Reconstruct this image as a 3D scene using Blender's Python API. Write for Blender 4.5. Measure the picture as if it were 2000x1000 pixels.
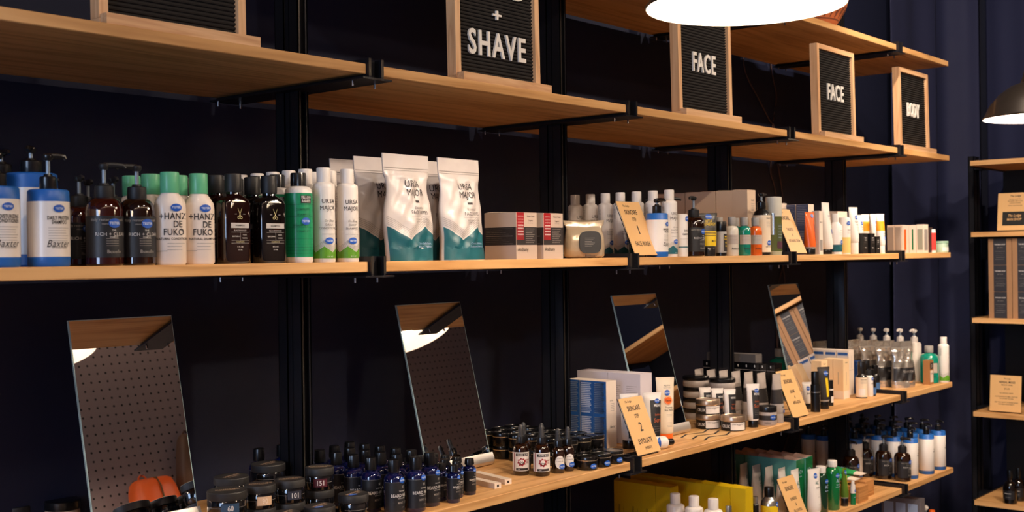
import bpy, math, random
from math import sin, cos, pi, radians
from mathutils import Vector, Matrix
random.seed(7)
S = bpy.context.scene
for o in list(bpy.data.objects): bpy.data.objects.remove(o)

# ---------------- camera ----------------
FPX = 2291.0; ALPHA = radians(40.3); ROLL = radians(0.72); CZ = 1.45
FW = Vector((cos(ALPHA), sin(ALPHA), 0)); RT = Vector((sin(ALPHA), -cos(ALPHA), 0)); UP = Vector((0, 0, 1))
RC = cos(ROLL)*RT - sin(ROLL)*UP; UC = sin(ROLL)*RT + cos(ROLL)*UP
CAM = Vector((0, 0, CZ))
cd = bpy.data.cameras.new('camera'); cam = bpy.data.objects.new('camera', cd); S.collection.objects.link(cam)
cd.sensor_width = 36; cd.lens = 36*FPX/2000; cd.clip_start = .05
cam.matrix_world = Matrix(((RC.x, UC.x, -FW.x, 0), (RC.y, UC.y, -FW.y, 0), (RC.z, UC.z, -FW.z, CZ), (0, 0, 0, 1)))
cd.dof.use_dof = True; cd.dof.focus_distance = 2.75; cd.dof.aperture_fstop = 7.0
S.camera = cam
def ray(u, v): return FW + (u-1000)/FPX*RC + (500-v)/FPX*UC
def onz(u, v, z):                                    # where the photo's point meets a shelf top
    r = ray(u, v); t = (z-CZ)/r.z; p = CAM + t*r; return p.x, p.y
def xa(u, y, z=CZ):                                  # x on the plane y at height z
    r = FW + (u-1000)/FPX*RC
    for _ in range(3):
        t = y/r.y; k = ((z-CZ)/t - r.z)
        r = r + UC*k
    t = y/r.y; return t*r.x

# ---------------- exposure and world ----------------
S.view_settings.view_transform = 'Standard'; S.view_settings.look = 'None'
S.view_settings.exposure = -0.34; S.view_settings.gamma = 1.0; S.view_settings.use_curve_mapping = False
w = bpy.data.worlds.new('room_air'); S.world = w; w.use_nodes = True
w.node_tree.nodes['Background'].inputs[0].default_value = (.75, .8, 1, 1)
w.node_tree.nodes['Background'].inputs[1].default_value = 0.02
def area(name, loc, target, sx, sy, power, col, spread=pi):
    l = bpy.data.lights.new(name, 'AREA'); l.shape = 'RECTANGLE'; l.size = sx; l.size_y = sy; l.energy = power; l.color = col; l.spread = spread
    o = bpy.data.objects.new(name, l); S.collection.objects.link(o); o.location = loc
    o.rotation_euler = (Vector(target)-Vector(loc)).to_track_quat('-Z', 'Y').to_euler(); return o
area('window_daylight', (-2.88, .6, 1.75), (2, 1.4, 1.3), 1.6, 1.8, 120, (.50, .68, 1))

# ---------------- materials ----------------
def lin(h):
    h = h.lstrip('#'); c = [int(h[i:i+2], 16)/255 for i in (0, 2, 4)]
    return tuple((x/12.92 if x <= .04045 else ((x+.055)/1.055)**2.4) for x in c)
MC = {}
def mat(name, col=None, rough=.4, metal=0., coat=0., trans=0., emit=None, es=0., ior=1.45, bump=0, bscale=60):
    if name in MC: return MC[name]
    m = bpy.data.materials.new(name); m.use_nodes = True; nt = m.node_tree; b = nt.nodes['Principled BSDF']
    c = lin(col) if isinstance(col, str) else col
    b.inputs['Base Color'].default_value = (*c, 1); b.inputs['Roughness'].default_value = rough
    b.inputs['Metallic'].default_value = metal; b.inputs['Coat Weight'].default_value = coat
    b.inputs['Transmission Weight'].default_value = trans; b.inputs['IOR'].default_value = ior
    b.inputs['Coat Roughness'].default_value = .05
    if emit: b.inputs['Emission Color'].default_value = (*emit, 1); b.inputs['Emission Strength'].default_value = es
    tc = nt.nodes.new('ShaderNodeTexCoord'); nz = nt.nodes.new('ShaderNodeTexNoise'); nz.inputs['Scale'].default_value = bscale
    nt.links.new(tc.outputs['Object'], nz.inputs['Vector'])
    if bump:
        bp = nt.nodes.new('ShaderNodeBump'); bp.inputs['Strength'].default_value = bump; bp.inputs['Distance'].default_value = .004
        nt.links.new(nz.outputs[0], bp.inputs['Height']); nt.links.new(bp.outputs[0], b.inputs['Normal'])
    if not emit and metal < 1:      # faint unevenness of the gloss, procedural
        mr = nt.nodes.new('ShaderNodeMapRange'); mr.inputs['To Min'].default_value = max(0, rough-.04); mr.inputs['To Max'].default_value = rough+.04
        nt.links.new(nz.outputs[0], mr.inputs['Value']); nt.links.new(mr.outputs[0], b.inputs['Roughness'])
    MC[name] = m; return m
def wood(name, a, b_, c_, axis=0, rough=.5, sc=1.0):
    m = bpy.data.materials.new(name); m.use_nodes = True; nt = m.node_tree; N = nt.nodes; Lk = nt.links; b = N['Principled BSDF']
    tc = N.new('ShaderNodeTexCoord'); oi = N.new('ShaderNodeObjectInfo'); add = N.new('ShaderNodeVectorMath'); add.operation = 'ADD'
    mul = N.new('ShaderNodeVectorMath'); mul.operation = 'MULTIPLY'; mul.inputs[1].default_value = (7, 5, 3)
    Lk.new(oi.outputs['Random'], mul.inputs[0]); Lk.new(tc.outputs['Object'], add.inputs[0]); Lk.new(mul.outputs[0], add.inputs[1])
    mp = N.new('ShaderNodeMapping'); s = [16*sc, 16*sc, 16*sc]; s[axis] = .9*sc; mp.inputs['Scale'].default_value = s
    Lk.new(add.outputs[0], mp.inputs['Vector'])
    n1 = N.new('ShaderNodeTexNoise'); n1.inputs['Scale'].default_value = 1.0; n1.inputs['Detail'].default_value = 3; n1.inputs['Distortion'].default_value = .6
    Lk.new(mp.outputs[0], n1.inputs['Vector'])
    wv = N.new('ShaderNodeMath'); wv.operation = 'MULTIPLY'; wv.inputs[1].default_value = 9; Lk.new(n1.outputs[0], wv.inputs[0])
    fr = N.new('ShaderNodeMath'); fr.operation = 'PINGPONG'; fr.inputs[1].default_value = 1; Lk.new(wv.outputs[0], fr.inputs[0])
    n2 = N.new('ShaderNodeTexNoise'); n2.inputs['Scale'].default_value = 6; n2.inputs['Detail'].default_value = 5; Lk.new(mp.outputs[0], n2.inputs['Vector'])
    mx = N.new('ShaderNodeMath'); mx.operation = 'MULTIPLY_ADD'; mx.inputs[1].default_value = .55; Lk.new(fr.outputs[0], mx.inputs[0])
    m2 = N.new('ShaderNodeMath'); m2.operation = 'MULTIPLY'; m2.inputs[1].default_value = .5; Lk.new(n2.outputs[0], m2.inputs[0]); Lk.new(m2.outputs[0], mx.inputs[2])
    cr = N.new('ShaderNodeValToRGB'); e = cr.color_ramp.elements
    e[0].position = .2; e[0].color = (*lin(c_), 1); e[1].position = .75; e[1].color = (*lin(a), 1)
    k = e.new(.45); k.color = (*lin(b_), 1)
    Lk.new(mx.outputs[0], cr.inputs[0]); Lk.new(cr.outputs[0], b.inputs['Base Color']); b.inputs['Roughness'].default_value = rough
    bp = N.new('ShaderNodeBump'); bp.inputs['Strength'].default_value = .15; bp.inputs['Distance'].default_value = .002
    Lk.new(n2.outputs[0], bp.inputs['Height']); Lk.new(bp.outputs[0], b.inputs['Normal'])
    MC[name] = m; return m
PINE = wood('pine_board', '#d8a76e', '#cd9a60', '#b5824b')
OAKX = wood('sign_wood_x', '#e2b689', '#d9aa7c', '#c9966a', 0, .5, 2)
OAKZ = wood('sign_wood_z', '#e2b689', '#d9aa7c', '#c9966a', 2, .5, 2)
BOXW = wood('light_wood_box', '#c98f56', '#bb8148', '#a36d39', 0, .5, 2)
M_ = mat
STEEL = M_('black_steel', '#232328', .34, .5); STEELE = M_('pale_steel_edge', '#4a4642', .35, .8)
ZINC = M_('zinc_screw', '#c8ccd2', .25, 1.0)
WHITE = M_('white_plastic', '#e6ded6', .35, coat=.2); CREAM = M_('cream_plastic', '#e8d6bb', .4, coat=.1)
PAPER = M_('paper_label', '#e2dbd4', .5); BLACKP = M_('black_plastic', '#0b0b0d', .3, coat=.3); MATB = M_('matt_black_plastic', '#1a1a1c', .5)
LBLK = M_('charcoal_label', '#1b1b1f', .45); BLUE = M_('blue_plastic', '#1f5fae', .4); STK = M_('blue_sticker', '#1f55b0', .4)
STKT = M_('sticker_white', '#d8e2f2', .5); INK = M_('dark_ink', '#26201f', .6); GREYI = M_('grey_ink', '#8c8580', .6); WINK = M_('white_ink', '#cfcac5', .5)
AMBER = M_('amber_glass', '#3a0f06', .08, coat=1.0, trans=.25); AMBD = M_('dark_amber_glass', '#241006', .06, coat=1, trans=.2)
COBALT = M_('cobalt_glass', '#07103f', .07, coat=1, trans=.2); MINT = M_('mint_plastic', '#62b88a', .4, coat=.2)
CLOUD = M_('light_cream_plastic', '#ecdccd', .38, coat=.2); GREEN = M_('green_label', '#0f8a5a', .4, coat=.2); LIME = M_('lime_ink', '#578f1d', .5)
TEAL = M_('teal_ink', '#12525c', .45); POUCH = M_('pouch_foil_white', '#cdc4bf', .38, coat=.15, bump=.35, bscale=18)
SILV = M_('foil_silver', '#d6cdc2', .24, .8, bump=.8, bscale=34); CHAMP = M_('champagne_wrap', '#b9a68c', .25, .35, coat=.6, bump=.5, bscale=35)
KRAFT = M_('kraft_card', '#96704f', .7); KRAFTL = M_('kraft_paper', '#dcae74', .55, coat=.25); TAUPE = M_('taupe_carton', '#b9a494', .6); CARTON = M_('beige_carton', '#dcc0a4', .6)
RED = M_('red_ink', '#8f1018', .5); LILAC = M_('pale_lilac_carton', '#cfc6cc', .55); CARTW = M_('white_carton', '#e2d2c2', .55); BLUEC = M_('blue_carton', '#1d4f8e', .5)
PALEB = M_('pale_blue_ink', '#9fb0cc', .5); ORANGE = M_('orange_plastic', '#e8641c', .35, coat=.2); YEL = M_('yellow_print', '#e6c01a', .45); YELC = M_('yellow_carton', '#c8a808', .5)
GREYP = M_('grey_plastic', '#9a958f', .35); GREYC = M_('grey_carton', '#8c8580', .6); TEALL = M_('teal_liquid', '#0e7d68', .12, coat=1); ORGL = M_('orange_liquid', '#e0611a', .12, coat=1)
CLEARL = M_('pale_liquid', '#dcd3c3', .15, coat=1); OLIVE = M_('olive_liquid', '#5a6234', .2, coat=.6); FROST = M_('frosted_cap', '#cfcabb', .35)
NAVYC = M_('navy_carton', '#123a72', .5); DGRN = M_('dark_green_plastic', '#0d6b3c', .25, coat=.6); BGRN = M_('bright_green_print', '#2c9a58', .45); TEALC = M_('teal_carton', '#5fa79c', .55)
OLV2 = M_('olive_tube', '#4c6a1c', .4); GOLD = M_('gold_rim', '#dccbb0', .3, .9); TINB = M_('black_tin', '#0c0b0b', .28, .3, coat=.5); ALU = M_('brushed_aluminium', '#d8d2cc', .42, .9)
MIRR = M_('mirror_silver', (.93, .93, .94), .0, 1.0); MEDGE = M_('mirror_glass_edge', '#b9d6d8', .1, .3, coat=1)
FELT = M_('black_felt', '#1e1a17', .9); LETTER = M_('white_letter', '#e8e2d8', .5)
NAVYD = M_('navy_label', '#25405c', .5); MAROON = M_('maroon_label', '#4a1320', .5); SLATE = M_('slate_label', '#2c2c38', .5); BEIGE = M_('beige_label', '#d3b08e', .5)
SILVC = M_('silver_can', '#b9b6b0', .25, .9); BROWNM = M_('brown_marker', '#2c2622', .6)

# ---------------- mesh helpers ----------------
COL = S.collection
_tc = {}
def text2d(s, bold=0.0, sp=1.0):
    k = (s, bold, sp)
    if k in _tc: return _tc[k]
    cu = bpy.data.curves.new('glyphs', 'FONT'); cu.body = s; cu.align_x = 'CENTER'; cu.size = 1; cu.space_character = sp; cu.resolution_u = 3 if sp > 1.1 else 2; cu.shear = .35 if s in ('Baxter', 'Go Easy', 'Essential', 'The Lodge') else 0; cu.offset = bold; cu.fill_mode = 'FRONT' if hasattr(cu, 'fill_mode') else cu.fill_mode
    ob = bpy.data.objects.new('glyphs', cu); COL.objects.link(ob); dg = bpy.context.evaluated_depsgraph_get(); dg.update()
    me = ob.evaluated_get(dg).to_mesh()
    vs = [(v.co.x, v.co.y) for v in me.vertices]; fs = [tuple(p.vertices) for p in me.polygons]
    if me.polygons and me.polygons[0].normal.z < 0: fs = [tuple(reversed(f)) for f in fs]
    ob.evaluated_get(dg).to_mesh_clear(); bpy.data.objects.remove(ob); bpy.data.curves.remove(cu)
    _tc[k] = (vs, fs); return _tc[k]
class Mb:
    def __init__(s): s.v = []; s.f = []; s.m = []; s.mats = []
    def mi(s, m):
        if m not in s.mats: s.mats.append(m)
        return s.mats.index(m)
    def add(s, vs, fs, m):
        o = len(s.v); s.v += [tuple(v) for v in vs]; k = s.mi(m)
        for f in fs: s.f.append([i+o for i in f]); s.m.append(k)
        return s
    def box(s, x0, x1, y0, y1, z0, z1, m):
        vs = [(x, y, z) for z in (z0, z1) for y in (y0, y1) for x in (x0, x1)]
        return s.add(vs, [(0, 2, 3, 1), (4, 5, 7, 6), (0, 1, 5, 4), (2, 6, 7, 3), (0, 4, 6, 2), (1, 3, 7, 5)], m)
    def loft(s, secs, ms, seg=24, cap0=True, cap1=True):
        # secs: (z, hx, hy, n, cx, cy)
        rings = []
        for sc in secs:
            z, hx, hy = sc[:3]; n = sc[3] if len(sc) > 3 else 2; cx = sc[4] if len(sc) > 4 else 0; cy = sc[5] if len(sc) > 5 else 0
            r = []
            for i in range(seg):
                a = 2*pi*(i+.5)/seg; c, d = cos(a), sin(a)
                r.append((cx+hx*math.copysign(abs(c)**(2/n), c), cy+hy*math.copysign(abs(d)**(2/n), d), z))
            rings.append(r)
        if not isinstance(ms, (list, tuple)): ms = [ms]*(len(secs)-1)
        base = len(s.v)
        for r in rings: s.v += r
        for k in range(len(rings)-1):
            q = s.mi(ms[k])
            for i in range(seg):
                j = (i+1) % seg; a = base+k*seg
                s.f.append([a+i, a+j, a+seg+j, a+seg+i]); s.m.append(q)
        if cap0: s.f.append([base+i for i in reversed(range(seg))]); s.m.append(s.mi(ms[0]))
        if cap1: s.f.append([base+(len(rings)-1)*seg+i for i in range(seg)]); s.m.append(s.mi(ms[-1]))
        return s
    def tube(s, pts, r, m, seg=8):
        n = len(pts); pts = [Vector(p) for p in pts]; rings = []
        up = Vector((0, 0, 1))
        for i, p in enumerate(pts):
            d = (pts[min(i+1, n-1)]-pts[max(i-1, 0)]).normalized()
            a = d.cross(up) if abs(d.dot(up)) < .95 else d.cross(Vector((1, 0, 0))); a.normalize(); b = d.cross(a).normalized()
            rr = r[i] if isinstance(r, (list, tuple)) else r
            rings.append([p+rr*(cos(2*pi*k/seg)*a+sin(2*pi*k/seg)*b) for k in range(seg)])
        vs = [v for q in rings for v in q]; fs = []
        for k in range(n-1):
            for i in range(seg):
                j = (i+1) % seg; fs.append((k*seg+j, k*seg+i, k*seg+seg+i, k*seg+seg+j))
        fs.append(tuple(range(seg))); fs.append(tuple(reversed([(n-1)*seg+i for i in range(seg)])))
        return s.add(vs, fs, m)
    def patch(s, x0, x1, z0, z1, mp, m, nx=10, nz=1):
        vs = [mp(x0+(x1-x0)*i/nx, z0+(z1-z0)*j/nz) for j in range(nz+1) for i in range(nx+1)]
        fs = [(j*(nx+1)+i, j*(nx+1)+i+1, (j+1)*(nx+1)+i+1, (j+1)*(nx+1)+i) for j in range(nz) for i in range(nx)]
        return s.add(vs, fs, m)
    def poly(s, pts, mp, m): return s.add([mp(x, z) for x, z in pts], [tuple(range(len(pts)))], m)
    def disk(s, x, z, rx, rz, mp, m, n=20):
        k = 5; vs = [mp(x, z)]+[mp(x+rx*q/k*cos(2*pi*i/n), z+rz*q/k*sin(2*pi*i/n)) for q in range(1, k+1) for i in range(n)]
        return s.add(vs, [(0, 1+i, 1+(i+1) % n) for i in range(n)]+[(1+q*n+i, 1+(q+1)*n+i, 1+(q+1)*n+(i+1) % n, 1+q*n+(i+1) % n) for q in range(k-1) for i in range(n)], m)
    def text(s, t, x, z, size, mp, m, cond=1.0, bold=.012, rot=0, align='C'):
        vs, fs = text2d(t, min(bold, .02), 1.07 if len(t) > 2 else 1.0)
        if not vs: return s
        off = 0
        if align == 'L': off = -min(v[0] for v in vs)
        if align == 'R': off = -max(v[0] for v in vs)
        cr, sr = cos(rot), sin(rot); out = []
        for (a, b) in vs:
            a = (a+off)*size*cond; b = (b-.35)*size
            out.append(mp(x+a*cr-b*sr, z+a*sr+b*cr))
        return s.add(out, fs, m)
    def xf(s, M):
        s.v = [tuple(M @ Vector(v)) for v in s.v]; return s
    def build(s, name, parent=None, smooth=38, loc=(0, 0, 0), label=None):
        me = bpy.data.meshes.new(name); me.from_pydata(s.v, [], s.f)
        for m in s.mats: me.materials.append(m)
        me.polygons.foreach_set('material_index', s.m)
        if smooth:
            me.polygons.foreach_set('use_smooth', [True]*len(s.f)); me.set_sharp_from_angle(angle=radians(smooth))
        me.update()
        o = bpy.data.objects.new(name, me); COL.objects.link(o); o.location = loc
        if parent: o.parent = parent
        if label: o['label'] = label
        return o
def empty(name, loc=(0, 0, 0), rz=0):
    o = bpy.data.objects.new(name, None); COL.objects.link(o); o.location = loc; o.rotation_euler = (0, 0, rz); o.empty_display_size = .05; return o
def tag(o, label, cat, group=None):
    o['label'] = label; o['category'] = cat
    if group: o['group'] = group
    return o
def struct(o): o['kind'] = 'structure'; return o
def copy_tree(o, kids, parent=None):
    c = o.copy(); COL.objects.link(c)
    if parent: c.parent = parent
    for ch in kids.get(o.name, []): copy_tree(ch, kids, c)
    return c
PROTO = {}; USED = set(); LABELS = {}
ROT = {}
def put(kind, x, y, z, label, group=None, rz=0, pump=None, scale=None):
    name, cat, fn, arg = KINDS[kind]
    if kind not in PROTO:
        root = empty(name); fn(root, *arg)
        kids = {}
        for o in bpy.data.objects:
            if o.parent: kids.setdefault(o.parent.name, []).append(o)
        own = {}
        def collect(o):
            own[o.name] = kids.get(o.name, [])
            for c in own[o.name]: collect(c)
        collect(root)
        ch = own[root.name]
        if len(ch) == 1 and not own.get(ch[0].name):      # a thing without parts is one mesh
            m = ch[0]; m.parent = None; bpy.data.objects.remove(root); m.name = name; root = m; own = {}
        PROTO[kind] = (root, own); r = root
    else: r = copy_tree(*PROTO[kind])
    r.location = (x, y, z); r.rotation_euler = (0, 0, rz+radians(ROT.get(kind, 0)))
    if scale: r.scale = (scale,)*3
    n = len(label.split())
    if label in LABELS: print('DUPLABEL', label)
    if n > 16 or n < 4: print('LABELLEN', n, label)
    LABELS[label] = 1
    tag(r, label, cat, group)
    if pump is not None:
        for c in r.children_recursive:
            if c.name.split('.')[0] == 'pump': c.rotation_euler = (0, 0, pump)
    return r
ORD = ['front', 'second', 'third', 'fourth', 'fifth', 'sixth', 'seventh', 'eighth', 'ninth', 'tenth']
def column(kind, x, y0, z, n, dy, desc, where, group=None, skip=0, dx=0, jit=.002, pump=None, rz=0, scale=None):
    for i in range(skip, n):
        lab = f'{desc}, {ORD[i]} {"of" if i == 0 else "back in"} {where}'
        put(kind, x+dx*i+random.uniform(-jit, jit), y0+dy*i, z, lab, group, rz=rz+random.uniform(-.05, .05), pump=pump(i) if pump else None, scale=scale)
# surface maps: front of a lofted body (faces -y), flat front, flat left side
def bodymap(secs, eps=.0006):
    S_ = sorted([(q[0], q[1], q[2], (q[3] if len(q) > 3 else 2), (q[5] if len(q) > 5 else 0)) for q in secs])
    def f(x, z):
        z_ = min(max(z, S_[0][0]), S_[-1][0])
        for a, b in zip(S_, S_[1:]):
            if a[0] <= z_ <= b[0]:
                t = 0 if b[0] == a[0] else (z_-a[0])/(b[0]-a[0]); hx, hy, n, cy = [a[k]+(b[k]-a[k])*t for k in (1, 2, 3, 4)]
                break
        if n <= 2.3:
            t = max(-1.5, min(1.5, x/hx)); return ((hx+eps)*sin(t), cy-(hy+eps)*cos(t), z)
        xx = max(-.97*hx, min(.97*hx, x)); return (xx, cy-hy*(1-abs(xx/hx)**n)**(1/n)-eps, z)
    return f
def flat(y, eps=.0005): return lambda x, z: (x, y-eps, z)
def left(xf_, eps=.0005): return lambda x, z: (xf_-eps, -x, z)
def sticker(root, mp, x, z, rx=.0095, rz=.0062):
    b = Mb(); b.disk(x, z, rx, rz, mp, STK); e = lambda a, c: (lambda p: (p[0], p[1]-.0004, p[2]))(mp(a, c))
    b.text('TESTER', x, z, rz*.75, e, STKT, .85, .02); return b.build('tester_sticker', root)
def pumphead(root, z, rc, hc, hs, m, noz=.03, cap=None, hr=.009):
    c = Mb(); c.loft([(z, rc*.95, rc*.95), (z+.002, rc, rc), (z+hc*.92, rc*.97, rc*.97), (z+hc, rc*.85, rc*.85)], cap or m, 20); c.build('collar', root)
    b = Mb(); zz = z+hc
    b.loft([(zz-.002, .0035, .0035), (zz+hs-.004, .0035, .0035)], M_('pump_stem', '#8d97a0', .25, .2), 10)
    b.loft([(zz+.0, rc*.55, rc*.55), (zz+.004, rc*.45, rc*.45)], m, 14)
    b.loft([(zz+hs-.008, hr*.7, hr*.7), (zz+hs-.003, hr, hr), (zz+hs+.001, hr*.95, hr*.95), (zz+hs+.003, hr*.6, hr*.6)], m, 16)
    b.tube([(0, 0, zz+hs-.001), (-noz*.5, 0, zz+hs), (-noz*.9, 0, zz+hs-.001), (-noz, 0, zz+hs-.005)], [.0055, .005, .004, .003], m, 8)
    return b.build('pump', root)
def capcyl(root, z, r, h, m, rib=False, top=None, name='cap', taper=1.0):
    b = Mb(); n = 36 if rib else 24
    if rib:
        secs = [(z, r), (z+h*.85, r*taper), (z+h, r*.93*taper)]; vs = []
        for (q, rr) in secs:
            for i in range(n): a = 2*pi*i/n; k = rr*(1 if i % 2 else .955); vs.append((k*cos(a), k*sin(a), q))
        fs = [(k*n+i, k*n+(i+1) % n, (k+1)*n+(i+1) % n, (k+1)*n+i) for k in range(2) for i in range(n)]+[tuple(reversed(range(n))), tuple(2*n+i for i in range(n))]
        b.add(vs, fs, m)
    else: b.loft([(z, r*.98, r*.98), (z+.001, r, r), (z+h-.0025, r*taper, r*taper), (z+h-.0006, r*.96*taper, r*.96*taper), (z+h, r*.88*taper, r*.88*taper)], [m]*3+[top or m], n)
    return b.build(name, root, smooth=30)
# ---------------- room shell ----------------
YB = 2.335; XR = 6.25; XL = -2.9; YF = -.62; HC = 3.25
navy = M_('navy_wall_paint', (.0016, .0042, .023), .7, bump=.15, bscale=30)
dark = M_('dark_ceiling_paint', (.02, .02, .025), .8); conc = M_('concrete_floor', (.12, .115, .11), .6, bump=.1, bscale=8)
def slab(name, x0, x1, y0, y1, z0, z1, m):
    return struct(Mb().box(x0, x1, y0, y1, z0, z1, m).build(name, smooth=0))
slab('floor', XL-.1, XR+.1, YF-.1, YB+.1, -.1, 0, conc)
slab('ceiling', XL-.1, XR+.1, YF-.1, YB+.1, HC, HC+.1, dark)
slab('wall_back', XL-.1, XR+.1, YB, YB+.1, 0, HC, navy)
slab('wall_right', XR, XR+.1, YF, YB, 0, HC, navy)
# pegboard wall behind the camera, seen only in the mirrors
peg = bpy.data.materials.new('pegboard_brown'); peg.use_nodes = True; nt = peg.node_tree; N = nt.nodes; Lk = nt.links
tc = N.new('ShaderNodeTexCoord'); sp = N.new('ShaderNodeSeparateXYZ'); Lk.new(tc.outputs['Object'], sp.inputs[0])
dist = None
for ax in ('X', 'Z'):
    m1 = N.new('ShaderNodeMath'); m1.operation = 'MULTIPLY'; m1.inputs[1].default_value = 1/.042; Lk.new(sp.outputs[ax], m1.inputs[0])
    m2 = N.new('ShaderNodeMath'); m2.operation = 'FRACT'; Lk.new(m1.outputs[0], m2.inputs[0])
    m3 = N.new('ShaderNodeMath'); m3.operation = 'SUBTRACT'; m3.inputs[1].default_value = .5; Lk.new(m2.outputs[0], m3.inputs[0])
    m4 = N.new('ShaderNodeMath'); m4.operation = 'MULTIPLY'; Lk.new(m3.outputs[0], m4.inputs[0]); Lk.new(m3.outputs[0], m4.inputs[1])
    if dist is None: dist = m4
    else:
        a_ = N.new('ShaderNodeMath'); a_.operation = 'ADD'; Lk.new(dist.outputs[0], a_.inputs[0]); Lk.new(m4.outputs[0], a_.inputs[1]); dist = a_
lt = N.new('ShaderNodeMath'); lt.operation = 'LESS_THAN'; lt.inputs[1].default_value = .018; Lk.new(dist.outputs[0], lt.inputs[0])
mx = N.new('ShaderNodeMix'); mx.data_type = 'RGBA'; mx.inputs[6].default_value = (.29, .225, .225, 1); mx.inputs[7].default_value = (.02, .015, .015, 1)
Lk.new(lt.outputs[0], mx.inputs[0]); Lk.new(mx.outputs[2], N['Principled BSDF'].inputs['Base Color']); N['Principled BSDF'].inputs['Roughness'].default_value = .8
slab('wall_front', XL, XR, YF-.1, YF, 0, HC, peg)
for args in ((XL-.1, XL, YF, .05, 0, HC), (XL-.1, XL, 1.15, YB, 0, HC)): slab('wall_left', *args, navy)
slab('wall_left', XL-.1, XL, .05, 1.15, 0, .95, navy); slab('wall_left', XL-.1, XL, .05, 1.15, 2.55, HC, navy)
fr = Mb()
for a in ((XL-.08, XL-.02, .05, .1, .95, 2.55), (XL-.08, XL-.02, 1.1, 1.15, .95, 2.55), (XL-.08, XL-.02, .1, 1.1, .95, 1.0), (XL-.08, XL-.02, .1, 1.1, 2.5, 2.55), (XL-.08, XL-.02, .58, .62, 1.0, 2.5)): fr.box(*a, M_('window_frame_paint', '#2a2a2c', .5))
wf = struct(fr.build('window_1', smooth=0))
# navy curtains hanging in the corner
velvet = M_('navy_curtain_cloth', (.017, .021, .064), .8, bump=.3, bscale=14)
def curtain(name, p0, p1, n, amp, per, z0, z1, label, seed):
    rnd = random.Random(seed); p0 = Vector(p0); p1 = Vector(p1); d = (p1-p0); L_ = d.length; d.normalize(); nrm = Vector((-d.y, d.x))
    ph = [rnd.uniform(0, 6) for _ in range(4)]; nz = 10; vs = []
    for j in range(nz+1):
        z = z0+(z1-z0)*j/nz
        for i in range(n+1):
            s = L_*i/n
            a = amp*(sin(2*pi*s/per+ph[0]+.25*sin(z*1.3+ph[1]))+.35*sin(2*pi*s/(per*.53)+ph[2]+.3*z))
            q = p0+d*s+nrm*a; vs.append((q.x, q.y, z))
    b = Mb(); b.add(vs, [(j*(n+1)+i, j*(n+1)+i+1, (j+1)*(n+1)+i+1, (j+1)*(n+1)+i) for j in range(nz) for i in range(n)], velvet)
    o = b.build(name, smooth=180); md = o.modifiers.new('thickness', 'SOLIDIFY'); md.thickness = .004
    tag(o, label, 'curtain')
    return o
curtain('curtain', (6.13, 2.03), (6.13, .30), 150, .040, .40, .02, 3.2, 'navy cloth curtain hanging in soft folds behind the far narrow shelf unit', 3)
curtain('curtain', (6.080, 2.285), (6.14, 2.055), 40, .022, .24, .02, 3.2, 'narrow navy curtain panel between the long shelves and the dark crease', 8)
curtain('curtain', (5.62, 2.315), (6.09, 2.27), 60, .014, .45, .02, 3.2, 'navy cloth curtain hanging flat past the right end of the long shelves', 5)

# ---------------- uprights with arms ----------------
YFR = 1.775; YBK = 2.285; TH = .0215; GAP = .020
ZS = {0: 2.242, 1: 1.847, 2: 1.442, 3: .900, 4: .542, 5: .18}
UPX = [.745-.0, 1.66, 2.588, 3.50, 4.403]
def arm_mb():
    b = Mb(); zb, zt = -TH-.007, .011
    for sx in (-1, 1):
        b.box(sx*.0175-.003, sx*.0175+.003, YFR-.008, YBK, zb, zt, STEEL)
        b.box(sx*.0175-.0033, sx*.0175+.0033, YFR-.0086, YFR-.0076, zb+.004, zt, STEELE)
    b.box(-.040, .040, YFR-.012, YBK, zb-.004, zb, STEEL)
    b.box(-.0145, .0145, YFR+.012, YFR+.015, zb, zt, STEEL)
    return b
ARM = arm_mb().build('arm', smooth=0)
sc = Mb().loft([(-TH-.022, .0025, .0025), (-TH-.011, .0025, .0025)], ZINC, 8)
SCR = sc.build('screw', smooth=0)
ulab = ['black steel slotted upright hidden beyond the left edge of the shelves', 'black slotted steel upright nearest the camera with shelf arms', 'black slotted steel upright left of the Anthony boxes and striped blue cartons',
        'black slotted steel upright in line behind the Skincare Step 2 card', 'black slotted steel upright furthest right on the long shelf run']
ulab[2] = 'black slotted steel upright rising between the pouches and the beige wipe pack'
ulab[3] = 'black slotted steel upright behind the row of plain beige cartons'
for i, x in enumerate(UPX):
    if i == 0: continue
    r = empty('shelf_upright', (x, 0, 0))
    b = Mb()
    for y0, y1 in ((1.999, 2.029), (2.047, 2.077)):
        for sx in (-1, 1): b.box(sx*.0125-.0015, sx*.0125+.0015, y0, y1, 0, 3.2, STEEL)
        b.box(-.011, .011, y0+.012, y0+.0145, 0, 3.2, STEEL)
        for yy in (y0, y1-.0015):
            for sx in (-1, 1): b.box(sx*.0105-.0035, sx*.0105+.0035, yy, yy+.0015, 0, 3.2, STEELE if sx < 0 else STEEL)  # left lips take the paler steel, right lips the black
    b.box(-.0105, .0105, 2.029, 2.047, 0, 3.2, STEEL)
    b.build('post', r, smooth=0)
    for k, z in ZS.items():
        if i == 1 and k == 0: continue
        a = ARM.copy(); COL.objects.link(a); a.parent = r; a.location = (0, 0, z)
        for sy in (YFR+.03, YBK-.02):
            for sx in (-.031, .031): s_ = SCR.copy(); COL.objects.link(s_); s_.parent = a; s_.location = (sx, sy, 0)
    tag(r, ulab[i], 'shelf upright', 'steel uprights of the long shelves')
bpy.data.objects.remove(ARM); bpy.data.objects.remove(SCR)
lev = {0: 'topmost shelf near the ceiling', 1: 'sign shelf', 2: 'bottle shelf at eye level', 3: 'mirror shelf', 4: 'shelf below the mirrors', 5: 'lowest shelf'}
ends = [(.765, 1.66), (1.66, 2.588), (2.588, 3.50), (3.50, 4.403), (4.403, 4.93)]
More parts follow.
